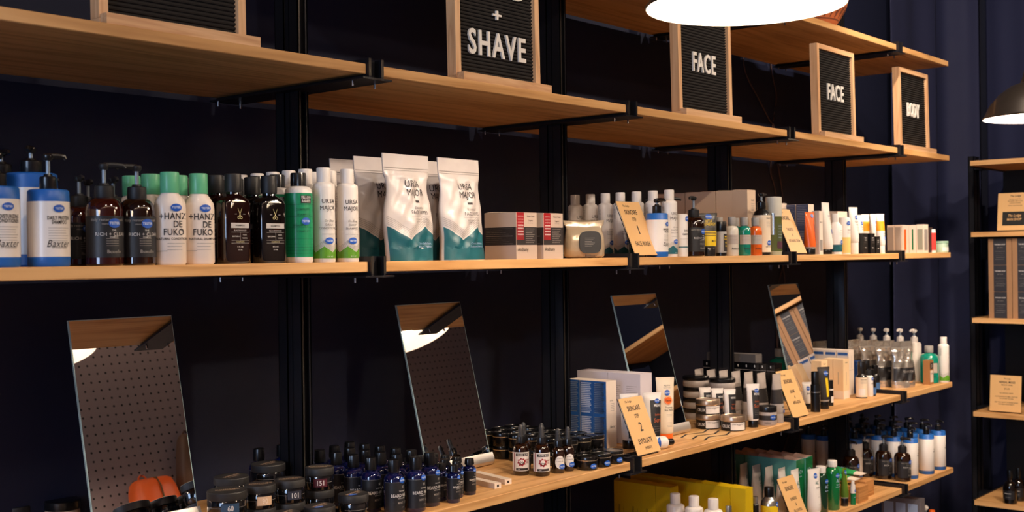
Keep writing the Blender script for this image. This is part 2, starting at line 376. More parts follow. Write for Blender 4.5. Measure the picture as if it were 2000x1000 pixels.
bayn = ['left end bay', 'second bay from the left', 'middle bay', 'fourth bay from the left', 'short right end bay']
def board(x0, x1, y0, y1, z, m, label, grp):
    b = Mb(); W = x1-x0; D = y1-y0; e = .0015
    # slightly eased front edges, long grain along the board
    vs = []; prof = [(0, -TH+e), (0, -e), (e, 0), (D-e, 0), (D, -e), (D, -TH+e), (D-e, -TH), (e, -TH)]
    for x in (0, W):
        for (y, zz) in prof: vs.append((x, y, zz))
    fs = [(i, (i+1) % 8, 8+(i+1) % 8, 8+i) for i in range(8)]; fs = [tuple(reversed(f)) for f in fs]
    fs += [tuple(range(8)), tuple(reversed(range(8, 16)))]
    b.add(vs, fs, m); o = b.build('shelf_board', smooth=0, loc=(x0, y0, z)); return tag(o, label, 'shelf', grp)
for k, z in ZS.items():
    for i, (x0, x1) in enumerate(ends):
        if (k == 0 and i < 1) or (k == 5 and i < 3) or (k == 4 and i < 2): continue
        xs = (-.35 if i == 0 else x0+GAP+.002); xe = x1-(GAP+.002) if i < 4 else x1
        board(xs, xe, YFR, YBK, z, PINE, f'pale pine board of the {lev[k]}, {bayn[i]}', 'pine boards of the long shelves')
# ---------------- far narrow unit on the right ----------------
XF = 5.50; ZP = [1.862, 1.533, 1.137, .705, .296]
PYS = [1.955, .985, .065]
for j, y in enumerate(PYS):
    r = empty('shelf_upright', (0, y, 0)); b = Mb()
    for x0, x1 in ((5.715, 5.745), (5.763, 5.793)):
        for sy in (-1, 1): b.box(x0, x1, sy*.0125-.0015, sy*.0125+.0015, 0, 1.90, STEEL)
        for xx in (x0, x1-.0015): b.box(xx, xx+.0015, -.014, .014, 0, 1.90, STEEL)
    b.box(5.745, 5.763, -.0105, .0105, 0, 1.9, STEEL); b.build('post', r, smooth=0)
    for z in ZP:
        a = Mb()
        if j == 0:
            a.box(XF-.002, 6.0, -.069, -.064, z-TH-.007, z+.004, STEEL); a.box(5.72, 5.79, -.064, -.0, z-TH-.007, z-.002, STEEL); a.build('arm', r, smooth=0); continue
        for sy in (-1, 1): a.box(XF-.006, 6.0, sy*.0175-.003, sy*.0175+.003, z-TH-.007, z+.009, STEEL)
        a.box(XF-.01, 6.0, -.036, .036, z-TH-.011, z-TH-.007, STEEL); a.build('arm', r, smooth=0)
    tag(r, ['black steel upright at the near end of the narrow unit by the curtain', 'black steel upright in the middle of the narrow unit by the curtain', 'black steel upright at the hidden end of the narrow unit'][j], 'shelf upright')
PINEY = wood('pine_board_cross', '#d8a76e', '#cd9a60', '#b5824b', 1)
pn = ['topmost', 'second from the top', 'third from top under kraft boxes', 'fourth from the top', 'lowest visible']
for j, z in enumerate(ZP):
    for q, (y0, y1) in enumerate(((.985, 1.907), (.065, .985))):
        b = Mb().box(0, .5, 0, y1-y0-.044, -TH, 0, PINEY); o = b.build('shelf_board', smooth=0, loc=(XF, y0+.022, z))
        tag(o, f'pine board of the far narrow unit, {pn[j]}, {"near" if q == 0 else "hidden far"} half', 'shelf', 'pine boards of the narrow unit')
bp = Mb().box(6.01, 6.02, .06, 1.90, 0, 1.86, M_('black_back_panel', '#08080b', .6)).build('back_panel', smooth=0); tag(bp, 'flat black panel closing the back of the far narrow shelf unit', 'panel')

# ---------------- pendant lamps ----------------
BRONZE = M_('dark_bronze_enamel', '#2a2420', .38, .5, coat=.3); ENAM = M_('white_enamel', '#f4ece0', .35)
BULB = M_('glowing_bulb', (1, 1, 1), .5, emit=(1, .80, .62), es=850)
def lamp(x, y, z, label, R=.187):
    r = empty('pendant_lamp', (x, y, z)); outer = [(0, R), (.004, R+.002), (.012, R*.975), (.05, R*.88), (.09, R*.70), (.118, R*.50), (.130, .06), (.155, .052), (.20, .042)]
    b = Mb(); secs = [(zz, rr, rr) for zz, rr in outer]; b.loft(secs, BRONZE, 48, cap0=False, cap1=True)
    inner = [(zz-.0 + (.0015 if i == 0 else -.003), rr-.004) for i, (zz, rr) in enumerate(outer[2:7])]
    ins = [(0, R), (.0008, R-.0015)]+[(zz-.004, rr-.004) for zz, rr in outer[3:7]]
    n0 = len(b.f); b.loft([(zz, rr, rr) for zz, rr in ins], ENAM, 48, cap0=False, cap1=True)
    for i in range(n0, len(b.f)): b.f[i] = list(reversed(b.f[i]))
    b.build('lamp_shade', r, smooth=30)
    b = Mb(); b.loft([(.04, .012, .012), (.045, .024, .024), (.062, .033, .033), (.085, .028, .028), (.105, .015, .015), (.122, .013, .013)], BULB, 24); b.build('bulb', r, smooth=180)
    b = Mb(); b.tube([(0, 0, .2), (0, 0, HC-z)], .004, BLACKP, 8); b.build('cord', r)
    b = Mb(); b.loft([(HC-z-.03, .05, .05), (HC-z, .055, .055)], BRONZE, 20); b.build('ceiling_rose', r)
    return tag(r, label, 'pendant lamp')
lamp(1.975, 1.09, 1.914, 'big dark pendant lamp with glowing white inside at top centre right')
lamp(4.47, 1.285, 1.925, 'dark pendant lamp at the right edge in front of the navy curtain', .19)
lamp(-.45, 1.0, 1.92, 'dark pendant lamp beyond the left edge, out of view')
lamp(2.17, .36, 1.912, 'dark pendant lamp seen only as a white corner in the leftmost mirror')
lamp(3.91, .466, 1.95, 'dark pendant lamp seen only in the mirror behind the beard bottles')
# track spots high over the aisle, aimed at the shelves
def spot(x, y, z, target, label, power):
    r = empty('track_spotlight', (x, y, z)); d = (Vector(target)-Vector((x, y, z))).normalized(); Q = d.to_track_quat('-Z', 'Y').to_matrix().to_4x4()
    b = Mb(); b.loft([(-.10, .036, .036), (.02, .036, .036), (.04, .02, .02)], BLACKP, 20, cap0=False); b.xf(Q); b.build('lamp_can', r)
    b = Mb(); b.loft([(-.085, .03, .03), (-.083, .03, .03)], M_('spot_lens', (1, 1, 1), .5, emit=(1, .74, .5), es=14), 20); b.xf(Q); b.build('lens', r)
    b = Mb(); b.tube([(0, 0, 0), (0, 0, HC-z)], .006, BLACKP, 8); b.build('stem', r)
    l = bpy.data.lights.new('beam', 'SPOT'); l.energy = power; l.color = (1, .82, .66); l.spot_size = radians(112); l.spot_blend = .7; l.shadow_soft_size = .03
    o = bpy.data.objects.new('beam', l); COL.objects.link(o); o.location = Vector((x, y, z))+d*.11; o.rotation_euler = d.to_track_quat('-Z', 'Y').to_euler()
    tag(r, label, 'spotlight', 'ceiling track spotlights')
for i, (x, tx, tz, pw) in enumerate(((.55, .9, 1.75, 36), (1.75, 2.1, 1.75, 48), (2.9, 3.4, 1.75, 80), (3.9, 4.6, 1.8, 130), (3.6, 6.2, 1.7, 120))):
    spot(x, .15 if i < 4 else 1.35, 2.95, (tx, 1.85, tz), f'black track spotlight on the ceiling, {ORD[i]} from the window', pw)

GLB = M_('small_globe_glow', (1, 1, 1), .5, emit=(1, .72, .5), es=70)
for i in range(9):
    r = empty('globe_bulb', (-1.0+.55*i, -.30, 2.86)); Mb().loft([(.04*sin(a), .04*cos(a)+.0005, .04*cos(a)+.0005) for a in [(-90+20*k)*pi/180 for k in range(10)]], GLB, 16).build('globe', r, smooth=180)
    Mb().loft([(.034, .016, .016), (.075, .018, .018)], BLACKP, 14).build('socket', r); Mb().tube([(0, 0, .07), (0, 0, HC-2.86)], .003, BLACKP, 6).build('cord', r)
    tag(r, f'small glowing globe bulb over the aisle behind the viewer, {ORD[i]} from the window', 'light bulb', 'row of small globe bulbs')
# ---------------- letter boards ----------------
def letterboard(x0, lines, label, W=.302, H=.312, ang=.9):
    root = empty('letter_board', (x0, YFR+.004, ZS[1]))
    D = .027; t = .017; z0 = .013; y0 = .022; L = Matrix.Translation((0, y0, z0)) @ Matrix.Rotation(radians(-ang), 4, 'X')
    fz = Mb(); fz.box(0, t, 0, D, 0, H, OAKZ); fz.box(W-t, W, 0, D, 0, H, OAKZ); fz.box(t, W-t, 0, D, H-t, H, OAKX); fz.box(t, W-t, 0, D, 0, t*.6, OAKX); fz.xf(L); fz.build('frame', root, smooth=0)
    b = Mb(); n = 34; h = (H-t*1.6)/n; vs = []; fs = []
    for i in range(n):
        z = t*.6+i*h
        for (yy, zz) in ((.012, z), (.0095, z+h*.12), (.0082, z+h*.4), (.0095, z+h*.72), (.012, z+h*.78)): vs += [(t, yy, zz), (W-t, yy, zz)]
    k = len(vs)//2; fs = [(2*i, 2*i+1, 2*i+3, 2*i+2) for i in range(k-1)]
    b.add(vs, fs, FELT); b.box(t, W-t, .014, D-.006, t*.6, H-t, FELT); b.xf(L); b.build('felt_panel', root, smooth=0)
    for (s, cz, size) in lines:
        nmax = {'BEARD': .205, 'SHAVE': .205, '+': .03, 'FACE': .128, 'BODY': .122, 'HAIR': .128}[s]
        b = Mb(); vs2, fs2 = text2d(s, .018, 1.2); w0 = max(v[0] for v in vs2)-min(v[0] for v in vs2); cx = (max(v[0] for v in vs2)+min(v[0] for v in vs2))/2
        ch = 1.0 if s != '+' else 1; sz = size/.70; kx = nmax/w0
        # raised plastic letters: front faces plus side walls
        def P(a, c, yy): return (W/2+(a-cx)*kx, yy, cz+(c-.35)*sz)
        vf = [P(a, c, .0035) for a, c in vs2]; vb = [P(a, c, .0085) for a, c in vs2]; o = len(vf)
        edges = {}
        for f in fs2:
            for a, c in zip(f, f[1:]+f[:1]): edges[(a, c)] = edges.get((a, c), 0)+1
        side = [(c, a, a+o, c+o) for (a, c) in edges if (c, a) not in edges]
        b.add(vf+vb, [tuple(f) for f in fs2]+side, LETTER); b.xf(L); b.build('lettering', root, smooth=0)
    b = Mb(); b.box(.001, W+.016, -.0, .020, 0, .019, OAKX); b.box(.0, .02, -.0+.0205, .115, 0, .0125, OAKX); b.box(W-.02, W, .0205, .115, 0, .0125, OAKX)
    b.box(-.008, W+.01, .075, .095, .0126, .022, OAKX) if False else None
    b.build('stand', root, smooth=0); return tag(root, label, 'sign', 'letter boards on the sign shelf')
def xs1(u): return xa(u, 1.78, ZS[1])
letterboard(xs1(207), [('HAIR', .17, .055)], 'wooden letter board at upper left, only its blank ribbed base in view')
letterboard(xs1(905), [('BEARD', .230, .052), ('+', .157, .030), ('SHAVE', .086, .057)], 'wooden framed letter board reading + SHAVE in white letters')
letterboard(xs1(1340), [('FACE', .154, .055)], 'wooden framed letter board reading FACE, the nearer one under the lamp')
letterboard(xs1(1611), [('FACE', .154, .055)], 'wooden framed letter board reading FACE, the farther smaller one')
letterboard(xs1(1770), [('BODY', .154, .053)], 'wooden framed letter board reading BODY at the right end')

# ---------------- mirrors ----------------
def mirror(xr, yb, label, W=.238, H=.43, lean=17, rz=0, z=None):
    root = empty('tabletop_mirror', (xr-W/2, yb, ZS[3]), rz); Q = Matrix.Translation((0, 0, .012)) @ Matrix.Rotation(radians(-lean), 4, 'X')
    b = Mb().box(-W/2, W/2, 0, .0045, 0, H, MEDGE); b.xf(Q); b.build('glass_panel', root, smooth=0)
    b = Mb(); b.add([(-W/2+.002, -.0006, .002), (W/2-.002, -.0006, .002), (W/2-.002, -.0006, H-.002), (-W/2+.002, -.0006, H-.002)], [(0, 1, 2, 3)], MIRR); b.xf(Q); b.build('mirror_surface', root, smooth=0)
    # bent aluminium foot: a lip in front, curling back under the glass
    b = Mb(); pr = [(-.005, .034), (-.011, .022), (-.012, .012), (-.006, .003), (.004, .0), (.10, .0)]; t = .003; vs = []
    inn = [(-.002, .034), (-.008, .022), (-.009, .013), (-.004, .006), (.004, .003), (.10, .003)]
    for x in (-W/2, W/2):
        for y, zz in pr+list(reversed(inn)): vs.append((x, y, zz))
    n = 12; fs = [(i, (i+1) % n, n+(i+1) % n, n+i) for i in range(n)]+[tuple(reversed(range(n))), tuple(range(n, 2*n))]
    b.add(vs, fs, ALU); b.build('foot', root, smooth=30)
    b = Mb(); b.add([(-.003, .01+.29*.22, .22), (.003, .01+.29*.22, .22), (.003, .10, .003), (-.003, .10, .003), (-.003, .10, .012), (.003, .10, .012)], [(0, 1, 2, 3), (0, 3, 4), (1, 5, 2), (0, 4, 5, 1), (3, 2, 5, 4)], ALU); b.build('strut', root, smooth=0)
    return tag(root, label, 'mirror', 'frameless tilted mirrors on the mirror shelf')
mirror(1.449, 2.10, 'frameless tilted mirror at lower left reflecting the orange bag and pegboard', lean=12.3)
mirror(2.322, 2.050, 'frameless tilted mirror behind the blue beard wash bottles', lean=14.3)
mirror(3.105, 1.932, 'frameless tilted mirror behind the white and orange scrub tubes', lean=15)
mirror(4.19, 2.00, 'frameless tilted mirror standing behind the serum cartons, furthest right', lean=13.5)

# ---------------- things seen in the mirrors ----------------
def bag(x, z, w, h, d, m, name, label, rot):
    r = empty(name, (x, YF+.0, z)); 
    secs = [(-h, w*.42, d*.40, 3.2), (-h*.97, w*.48, d*.47, 3.2), (-h*.6, w*.5, d*.5, 3.2), (-h*.25, w*.46, d*.48, 3.0), (-h*.06, w*.42, d*.36, 3.0), (-.0, w*.36, d*.22, 3.0)]
    b = Mb(); b.loft(secs, m, 28); b.xf(Matrix.Translation((0, d*.5+.01, 0)) @ Matrix.Rotation(radians(rot), 4, 'Y')); b.build('bag_body', r, smooth=60)
    b = Mb(); b.tube([(0, d*.5+.012+d*.52, -h*.6), (0, d*.5+.012+d*.5, -h*.25), (0, d*.5+.012+d*.36, -h*.04), (0, d*.5+.012, .004)], .004, M_('bag_zip', '#6b4a2a', .4, .5), 6); b.xf(Matrix.Rotation(radians(rot), 4, 'Y')); b.build('zip', r)
    b = Mb(); b.tube([(-.03, .03, -.01), (-.015, .025, .03), (.0, .02, .04), (.015, .025, .03), (.03, .03, -.01)], .005, m, 8); b.build('handle', r)
    b = Mb(); b.tube([(0, 0, .038), (0, .05, .036), (0, .055, .045)], .0025, ZINC, 6); b.build('hook', r)
    return tag(r, label, 'bag')
bag(3.035, 1.60, .235, .20, .15, M_('orange_leather', '#d9591b', .5), 'wash_bag', 'orange leather wash bag on the pegboard, reflected in the left mirror', 0)
bag(3.325, 1.78, .17, .36, .11, M_('brown_leather', '#5a3d2a', .5), 'travel_bag', 'long brown leather bag on the pegboard, reflected in the left mirror', 12)
# ---------------- cords on the back wall ----------------
CORD = M_('brown_cord', '#4a3330', .6)
def wcord(pts, label):
    p = []
    for (u, v) in pts:
        r = ray(u, v); t = (YB-.006)/r.y; q = CAM+t*r; p.append((q.x, YB-.006, q.z))
    # smooth the path
    P = [Vector(a) for a in p]; out = []
    for i in range(len(P)-1):
        a = P[max(i-1, 0)]; b_ = P[i]; c = P[i+1]; d = P[min(i+2, len(P)-1)]
        for k in range(6):
            t = k/6; out.append(.5*((2*b_)+(c-a)*t+(2*a-5*b_+4*c-d)*t*t+(3*b_-a-3*c+d)*t**3))
    out.append(P[-1]); o = Mb().tube(out, .0028, CORD, 6).build('wall_cord'); tag(o, label, 'cord')
wcord([(1450, 100), (1457, 145), (1480, 190), (1503, 235), (1512, 252), (1505, 330), (1513, 365), (1521, 420), (1532, 500), (1520, 560), (1517, 640), (1521, 700), (1550, 800), (1562, 850), (1545, 890)], 'thin brown cord on the back wall, the one swinging left above the sign shelf')
wcord([(1505, 105), (1507, 140), (1516, 185), (1512, 225), (1509, 252), (1519, 320), (1527, 370), (1530, 420), (1527, 500), (1533, 545), (1532, 600), (1521, 650), (1521, 700), (1546, 800), (1540, 850), (1528, 885)], 'thin brown cord on the back wall, the straighter right one')
# basket on the topmost shelf
bk = empty('basket', (xa(1578, 1.95, 2.25), 1.95, ZS[0])); b = Mb(); TC = M_('woven_terracotta', '#96512a', .7, bump=.3, bscale=90); TCD = M_('dark_weave', '#5a2c18', .7)
b.loft([(0, .075, .075), (.02, .09, .09), (.045, .108, .108), (.05, .111, .111), (.09, .135, .135), (.096, .138, .138), (.14, .150, .150), (.15, .152, .152), (.19, .155, .155)], [TC, TC, TCD, TC, TCD, TC, TCD, TC], 40); b.build('basket_body', bk)
b = Mb()
for i in range(28):
    a = 2*pi*i/28; b.add([(.11*cos(a), .11*sin(a), .052), (.112*cos(a+.1), .112*sin(a+.1), .052), (.134*cos(a+.16), .134*sin(a+.16), .086), (.133*cos(a+.05), .133*sin(a+.05), .086)], [(0, 1, 2, 3)], TCD)
b.xf(Matrix.Scale(1.012, 4)); b.build('woven_pattern', bk); tag(bk, 'orange brown woven basket on the topmost shelf beside the lamp', 'basket')
# ---------------- kinds of things ----------------
KINDS = {}
def kind(k, name, cat, fn, *arg): KINDS[k] = (name, cat, fn, arg)
def T(*a): return a                                   # (string, x, z, size, material, condense, bold)
def mk(root, secs, bm, cap=None, pump=None, panels=(), texts=(), stk=None, seg=28, sq=None, lname='label', extra=None):
    b = Mb(); b.loft(secs, bm, seg); b.build('body', root, smooth=42)
    mp = bodymap(secs, .0005); mp2 = bodymap(secs, .0009)
    if panels or texts:
        b = Mb()
        for p in panels: b.patch(p[0], p[1], p[2], p[3], mp, p[4], 14, p[5] if len(p) > 5 else 1)
        for t in texts: b.text(t[0], t[1], t[2], t[3], mp2, t[4], t[5] if len(t) > 5 else 1, t[6] if len(t) > 6 else .012)
        b.build(lname, root, smooth=60)
    if cap: capcyl(root, *cap)
    if pump: pumphead(root, *pump)
    if stk: sticker(root, bodymap(secs, .0014), *stk)
    if extra: extra(root, mp, mp2)
def rnd(r, h, sh=.006, rn=None, zn=None, foot=.003):   # round bottle profile: radius, body height, shoulder drop, neck radius, neck top
    s = [(0, r*.9, r*.9), (foot, r, r), (h-sh, r, r)]
    if rn:
        for t in (.3, .55, .75, .9): a = t*pi/2; s.append((h-sh+sh*sin(a), rn+(r-rn)*cos(a), rn+(r-rn)*cos(a)))
        s += [(h, rn, rn), (zn, rn, rn)]
    else: s += [(h-sh*.3, r*.96, r*.96), (h, r*.85, r*.85)]
    return s
def lines(n, x0, x1, z, dz, m, h=.0007, seed=1, ragged=.25):   # rows of fine print as thin bars
    r = random.Random(seed); out = []
    for i in range(n): e = x1-(x1-x0)*r.uniform(0, ragged); out.append((x0, e, z-i*dz-h, z-i*dz+h*.2, m))
    return out
# Baxter bottles: blue shoulder and base, white label
def baxter(root, r, h, hp, word, big, small=False):
    k = r/.033; b0 = .016*k; b1 = h-.020*k
    secs = [(0, r*.93, r*.93), (.003, r, r), (b0, r, r), (b0+.0002, r*1.006, r*1.006), (b1, r*1.006, r*1.006), (b1+.0002, r, r), (h-.003, r*.98, r*.98), (h, r*.90, r*.90)]
    bm = [BLUE, BLUE, WHITE, WHITE, WHITE, BLUE, BLUE]
    tx = [T(word[0], .006*k, h*.63, .0085*k, INK, .62, .03), T(word[1], .006*k, h*.575, .0085*k, INK, .62, .03)]
    if not small: tx += [T('Baxter', .004*k, h*.30, .017*k, INK, .8, -.004), T('OF CALIFORNIA', .006*k, h*.245, .0034*k, GREYI)]
    mk(root, secs, bm, pump=(h, r*.42, .022, hp-h-.022, BLACKP, .028), panels=lines(6, -.012*k, .026*k, h*.50, .0042*k, GREYI, .0005) if not small else (), texts=tx, stk=(.005*k, h*.75) if not small else None, seg=36)
kind('baxter', 'pump_bottle', 'bottle', baxter, .033, .126, .182, ('DAILY PROTEIN', 'SHAMPOO'), False)
kind('baxter_c', 'pump_bottle', 'bottle', baxter, .033, .128, .180, ('MOISTURIZING', 'CONDITIONER'), False)
kind('baxter_big', 'pump_bottle', 'bottle', baxter, .043, .160, .203, ('FORTIFYING', 'SHAMPOO'), True)
kind('baxter_face', 'pump_bottle', 'bottle', baxter, .0305, .122, .160, ('INVIGORATING', 'FACE WASH'), True)
kind('baxter_low', 'pump_bottle', 'bottle', baxter, .030, .160, .200, ('DAILY', 'SHAMPOO'), True, True)
# amber wash bottles with charcoal labels
def rich(root, r, h, top, glass):
    secs = rnd(r, h, .022, .013, h+.004)
    L0, L1 = .014, h-.032
    pn = [(-r*1.45, r*1.45, L0, L1, LBLK, 1)]+[(-.004, .018, z-.0004, z+.0003, GREYI) for z in (.046, .042, .038, .034)]
    mk(root, secs, glass, pump=(h-.001, .0165, .022, top-h-.021, MATB, .036), panels=pn,
       texts=[T('daily restorative wash', 0, L1-.006, .0065, GREYI, .95), T('cleanser + toning', .004, L1-.013, .0040, GREYI), T('THE', .009, .060, .004, WINK), T('RICH + CLEAN', .006, .0535, .0085, WINK, .95, .0), T('SHAMPOO', .009, .0485, .003, WINK), T('Buxofin', .010, .024, .008, GREYI)], stk=(.010, .072, .0105, .008), seg=36)
kind('rich', 'pump_bottle', 'bottle', rich, .031, .116, .172, AMBER)
kind('rich_d', 'pump_bottle', 'bottle', rich, .031, .116, .172, AMBD)
kind('dark_pump', 'pump_bottle', 'bottle', rich, .0305, .108, .160, AMBD)
# cream bottles with mint caps
def hanz(root, word):
    r = .0275; q = r*.8; secs = [(0, r*.9, q*.9, 2.4), (.004, r, q, 2.4), (.100, r, q, 2.4), (.110, r*.96, q*.96, 2.3), (.121, r*.72, q*.78, 2.2), (.127, .0150, .0150), (.130, .0148, .0148)]
    mk(root, secs, CLOUD, cap=(.1275, .0165, .037, MINT), panels=lines(3, -.008, .024, .038, .0055, GREYI, .0005)+[(-.030, -.008, .024, .0246, INK)],
       texts=[T('+HANZ', .002, .086, .0165, INK, .80, .012), T('DE', .0105, .072, .0165, INK, .80, .012), T('FUKO', .0035, .058, .0165, INK, .80, .012), T(word, .004, .046, .0058, INK, .85)], stk=(.008, .101, .010, .0068))
kind('hanz', 'shampoo_bottle', 'bottle', hanz, 'NATURAL SHAMPOO'); kind('hanz_c', 'shampoo_bottle', 'bottle', hanz, 'NATURAL CONDITIONER')
# dark flask with scissors emblem
def flask(root, glass):
    hx, hy = .030, .0185; secs = [(0, hx*.95, hy*.93, 5), (.003, hx, hy, 5), (.112, hx, hy, 5), (.119, hx*.93, hy*.93, 4), (.125, hx*.62, hy*.8, 2.6), (.129, .0125, .0125), (.137, .0125, .0125)]
    G = M_('pale_print', '#b5aeab', .5); E_ = M_('pale_gold_print', '#b9ad7a', .5)
    f = flat(-hy, .0008); f2 = flat(-hy, .0012)
    def ex(r_, mp, mp2):
        b = Mb()
        b.patch(-.0205, .0205, .066, .0755, f, G, 1); b.text('SHAMPOO', 0, .0707, .0042, f2, INK)
        b.text('BLACKWOOD', 0, .0615, .0042, f2, G)
        for z in (.058, .043, .038): b.patch(-.020, .020, z, z+.0004, f, G, 1)
        b.patch(.0005, .0009, .043, .058, f, G, 1); b.text('GENTLEMAN', -.0095, .0505, .0036, f2, G, .8); b.text('HAIR', .0105, .0535, .0036, f2, G); b.text('WASH', .0105, .0475, .0036, f2, G)
        b.text('COMPLETE', 0, .0405, .0036, f2, E_); b.text('8 FL OZ', 0, .0315, .0036, f2, G); b.text('236 ML', 0, .026, .0032, f2, G)
        # crossed scissors
        for s in (-1, 1):
            c, d = cos(radians(90+s*24)), sin(radians(90+s*24)); n = Vector((d, -c)); o = Vector((0, .092)); v = Vector((c, d))
            P = [o-v*.004-n*.0007, o-v*.004+n*.0007, o+v*.012+n*.0002, o+v*.012-n*.0002]; b.poly([(p.x, p.y) for p in (P if s > 0 else P)], f2, E_)
            cc = o-v*.0072
            ring = [(cc.x+.0028*cos(a*pi/8), cc.y+.0028*sin(a*pi/8), cc.x+.0018*cos(a*pi/8), cc.y+.0018*sin(a*pi/8)) for a in range(17)]
            for a, e in zip(ring, ring[1:]): b.add([f2(a[0], a[1]), f2(e[0], e[1]), f2(e[2], e[3]), f2(a[2], a[3])], [(0, 1, 2, 3)], E_)
        for s in (-1, 1): b.patch(min(s*.007, s*.012), max(s*.007, s*.012), .0915, .0921, f2, G, 1)
        b.build('label', r_, smooth=0)
        b = Mb(); tip = bodymap(secs, .0012); b.disk(0.0, .1185, .0085, .0052, lambda x, z: (x, -hy*.92-.001+(z-.113)*.75, z), STK, 16); b.build('tester_sticker', r_)
    mk(root, secs, glass, cap=(.133, .0155, .034, MATB), extra=ex, seg=40)
kind('flask', 'shampoo_flask', 'bottle', flask, M_('deep_amber_glass', '#1e0705', .07, coat=1, trans=.2))
kind('flask_d', 'shampoo_flask', 'bottle', flask, M_('black_glass', '#0a0606', .07, coat=1))
# green bottle
def fellow(root):
    r = .0270; secs = [(0, r*.92, r*.92), (.003, r, r), (.011, r, r), (.0112, r*1.01, r*1.01), (.136, r*1.01, r*1.01), (.1362, r, r), (.143, r*.97, r*.97), (.148, r*.80, r*.80), (.150, .016, .016)]
    G = M_('green_dark_line', '#0a5a3c', .5)
    pn = [(-.030, .034, z, z+.0006, G) for z in (.113, .090, .068, .046, .024, .018, .030, .036)]+[(.004, .0275, .116, .131, INK)]
    mk(root, secs, [WHITE, WHITE, GREEN, GREEN, GREEN, WHITE, WHITE, WHITE], cap=(.1495, .0155, .027, BLACKP, True), panels=pn,
       texts=[T('FELLOW', .0155, .1275, .0072, WINK, .75, .03), T('BARBER', .0155, .1205, .0072, WINK, .75, .03), T('COMPLETE', .008, .104, .0055, G), T('SHAMPOO', .010, .094, .0055, G), T('SHAMPOO', .004, .073, .0062, G), T('COMPLETE', .010, .0615, .0055, G)], stk=(.014, .081, .0095, .0072))
kind('fellow', 'shampoo_bottle', 'bottle', fellow)
# slim white bottles with coloured mountain band
def chev(b, mp, x0, x1, zl, amp, m, mline, zb, n=16, nl=4, step=.0028):
    def zz(x): t = (x-x0)/(x1-x0); u = (t*2+.5) % 1; return zl+amp*(1-abs(2*u-1))
    xs = [x0+(x1-x0)*i/n for i in range(n+1)]
    for a, c in zip(xs, xs[1:]):
        b.add([mp(a, zb), mp(c, zb), mp(c, zz(c)), mp(a, zz(a))], [(0, 1, 2, 3)], m)
        for k in range(nl):
            o = .0022+k*step; b.add([mp(a, zz(a)+o), mp(c, zz(c)+o), mp(c, zz(c)+o+.0006), mp(a, zz(a)+o+.0006)], [(0, 1, 2, 3)], mline)
def ursa(root, w1, w2, colr, face=False, plain=False):
    r = .0222; secs = [(0, r*.94, r*.94), (.002, r, r), (.150, r, r), (.1545, r*.97, r*.97), (.158, r*.82, r*.82), (.160, .0140, .0140)]
    def ex(root, mp, mp2):
        b = Mb(); chev(b, mp, -.036, .036, .020, .012, colr, GREYI, .008)
        if not plain:
            b.text('URSA', .010, .122, .0125, mp2, INK, .9, .0); b.text('MAJOR', .009, .1085, .0125, mp2, INK, .82, .0)
            b.text('Go Easy', .011, .083, .006, mp2, GREYI); b.text(w1, .011, .075, .0058, mp2, GREYI); b.text(w2, .011, .068, .0058, mp2, GREYI)
            b.patch(-.004, .026, .056, .0565, mp, GREYI, 6); b.text('8 FL OZ', .012, .0115, .0032, mp2, WINK)
        for i in range(9): b.patch(-.034, -.024, .140-i*.0035, .141-i*.0035, mp, GREYI, 3)
        b.build('label', root, smooth=60)
    mk(root, secs, WHITE, cap=(.1595, .0140, .030, WHITE), stk=None if plain else (.011, .043, .0092, .0066), extra=ex)
kind('ursa_c', 'slim_bottle', 'bottle', ursa, 'DAILY', 'CONDITIONER', LIME); kind('ursa_s', 'slim_bottle', 'bottle', ursa, 'DAILY', 'SHAMPOO', LIME)
kind('ursa_f', 'slim_bottle', 'bottle', ursa, 'FANTASTIC', 'FACE WASH', TEAL, True); kind('ursa_p', 'slim_bottle', 'bottle', ursa, '', '', LIME, False, True); kind('ursa_t', 'slim_bottle', 'bottle', ursa, '', '', TEAL, False, True)
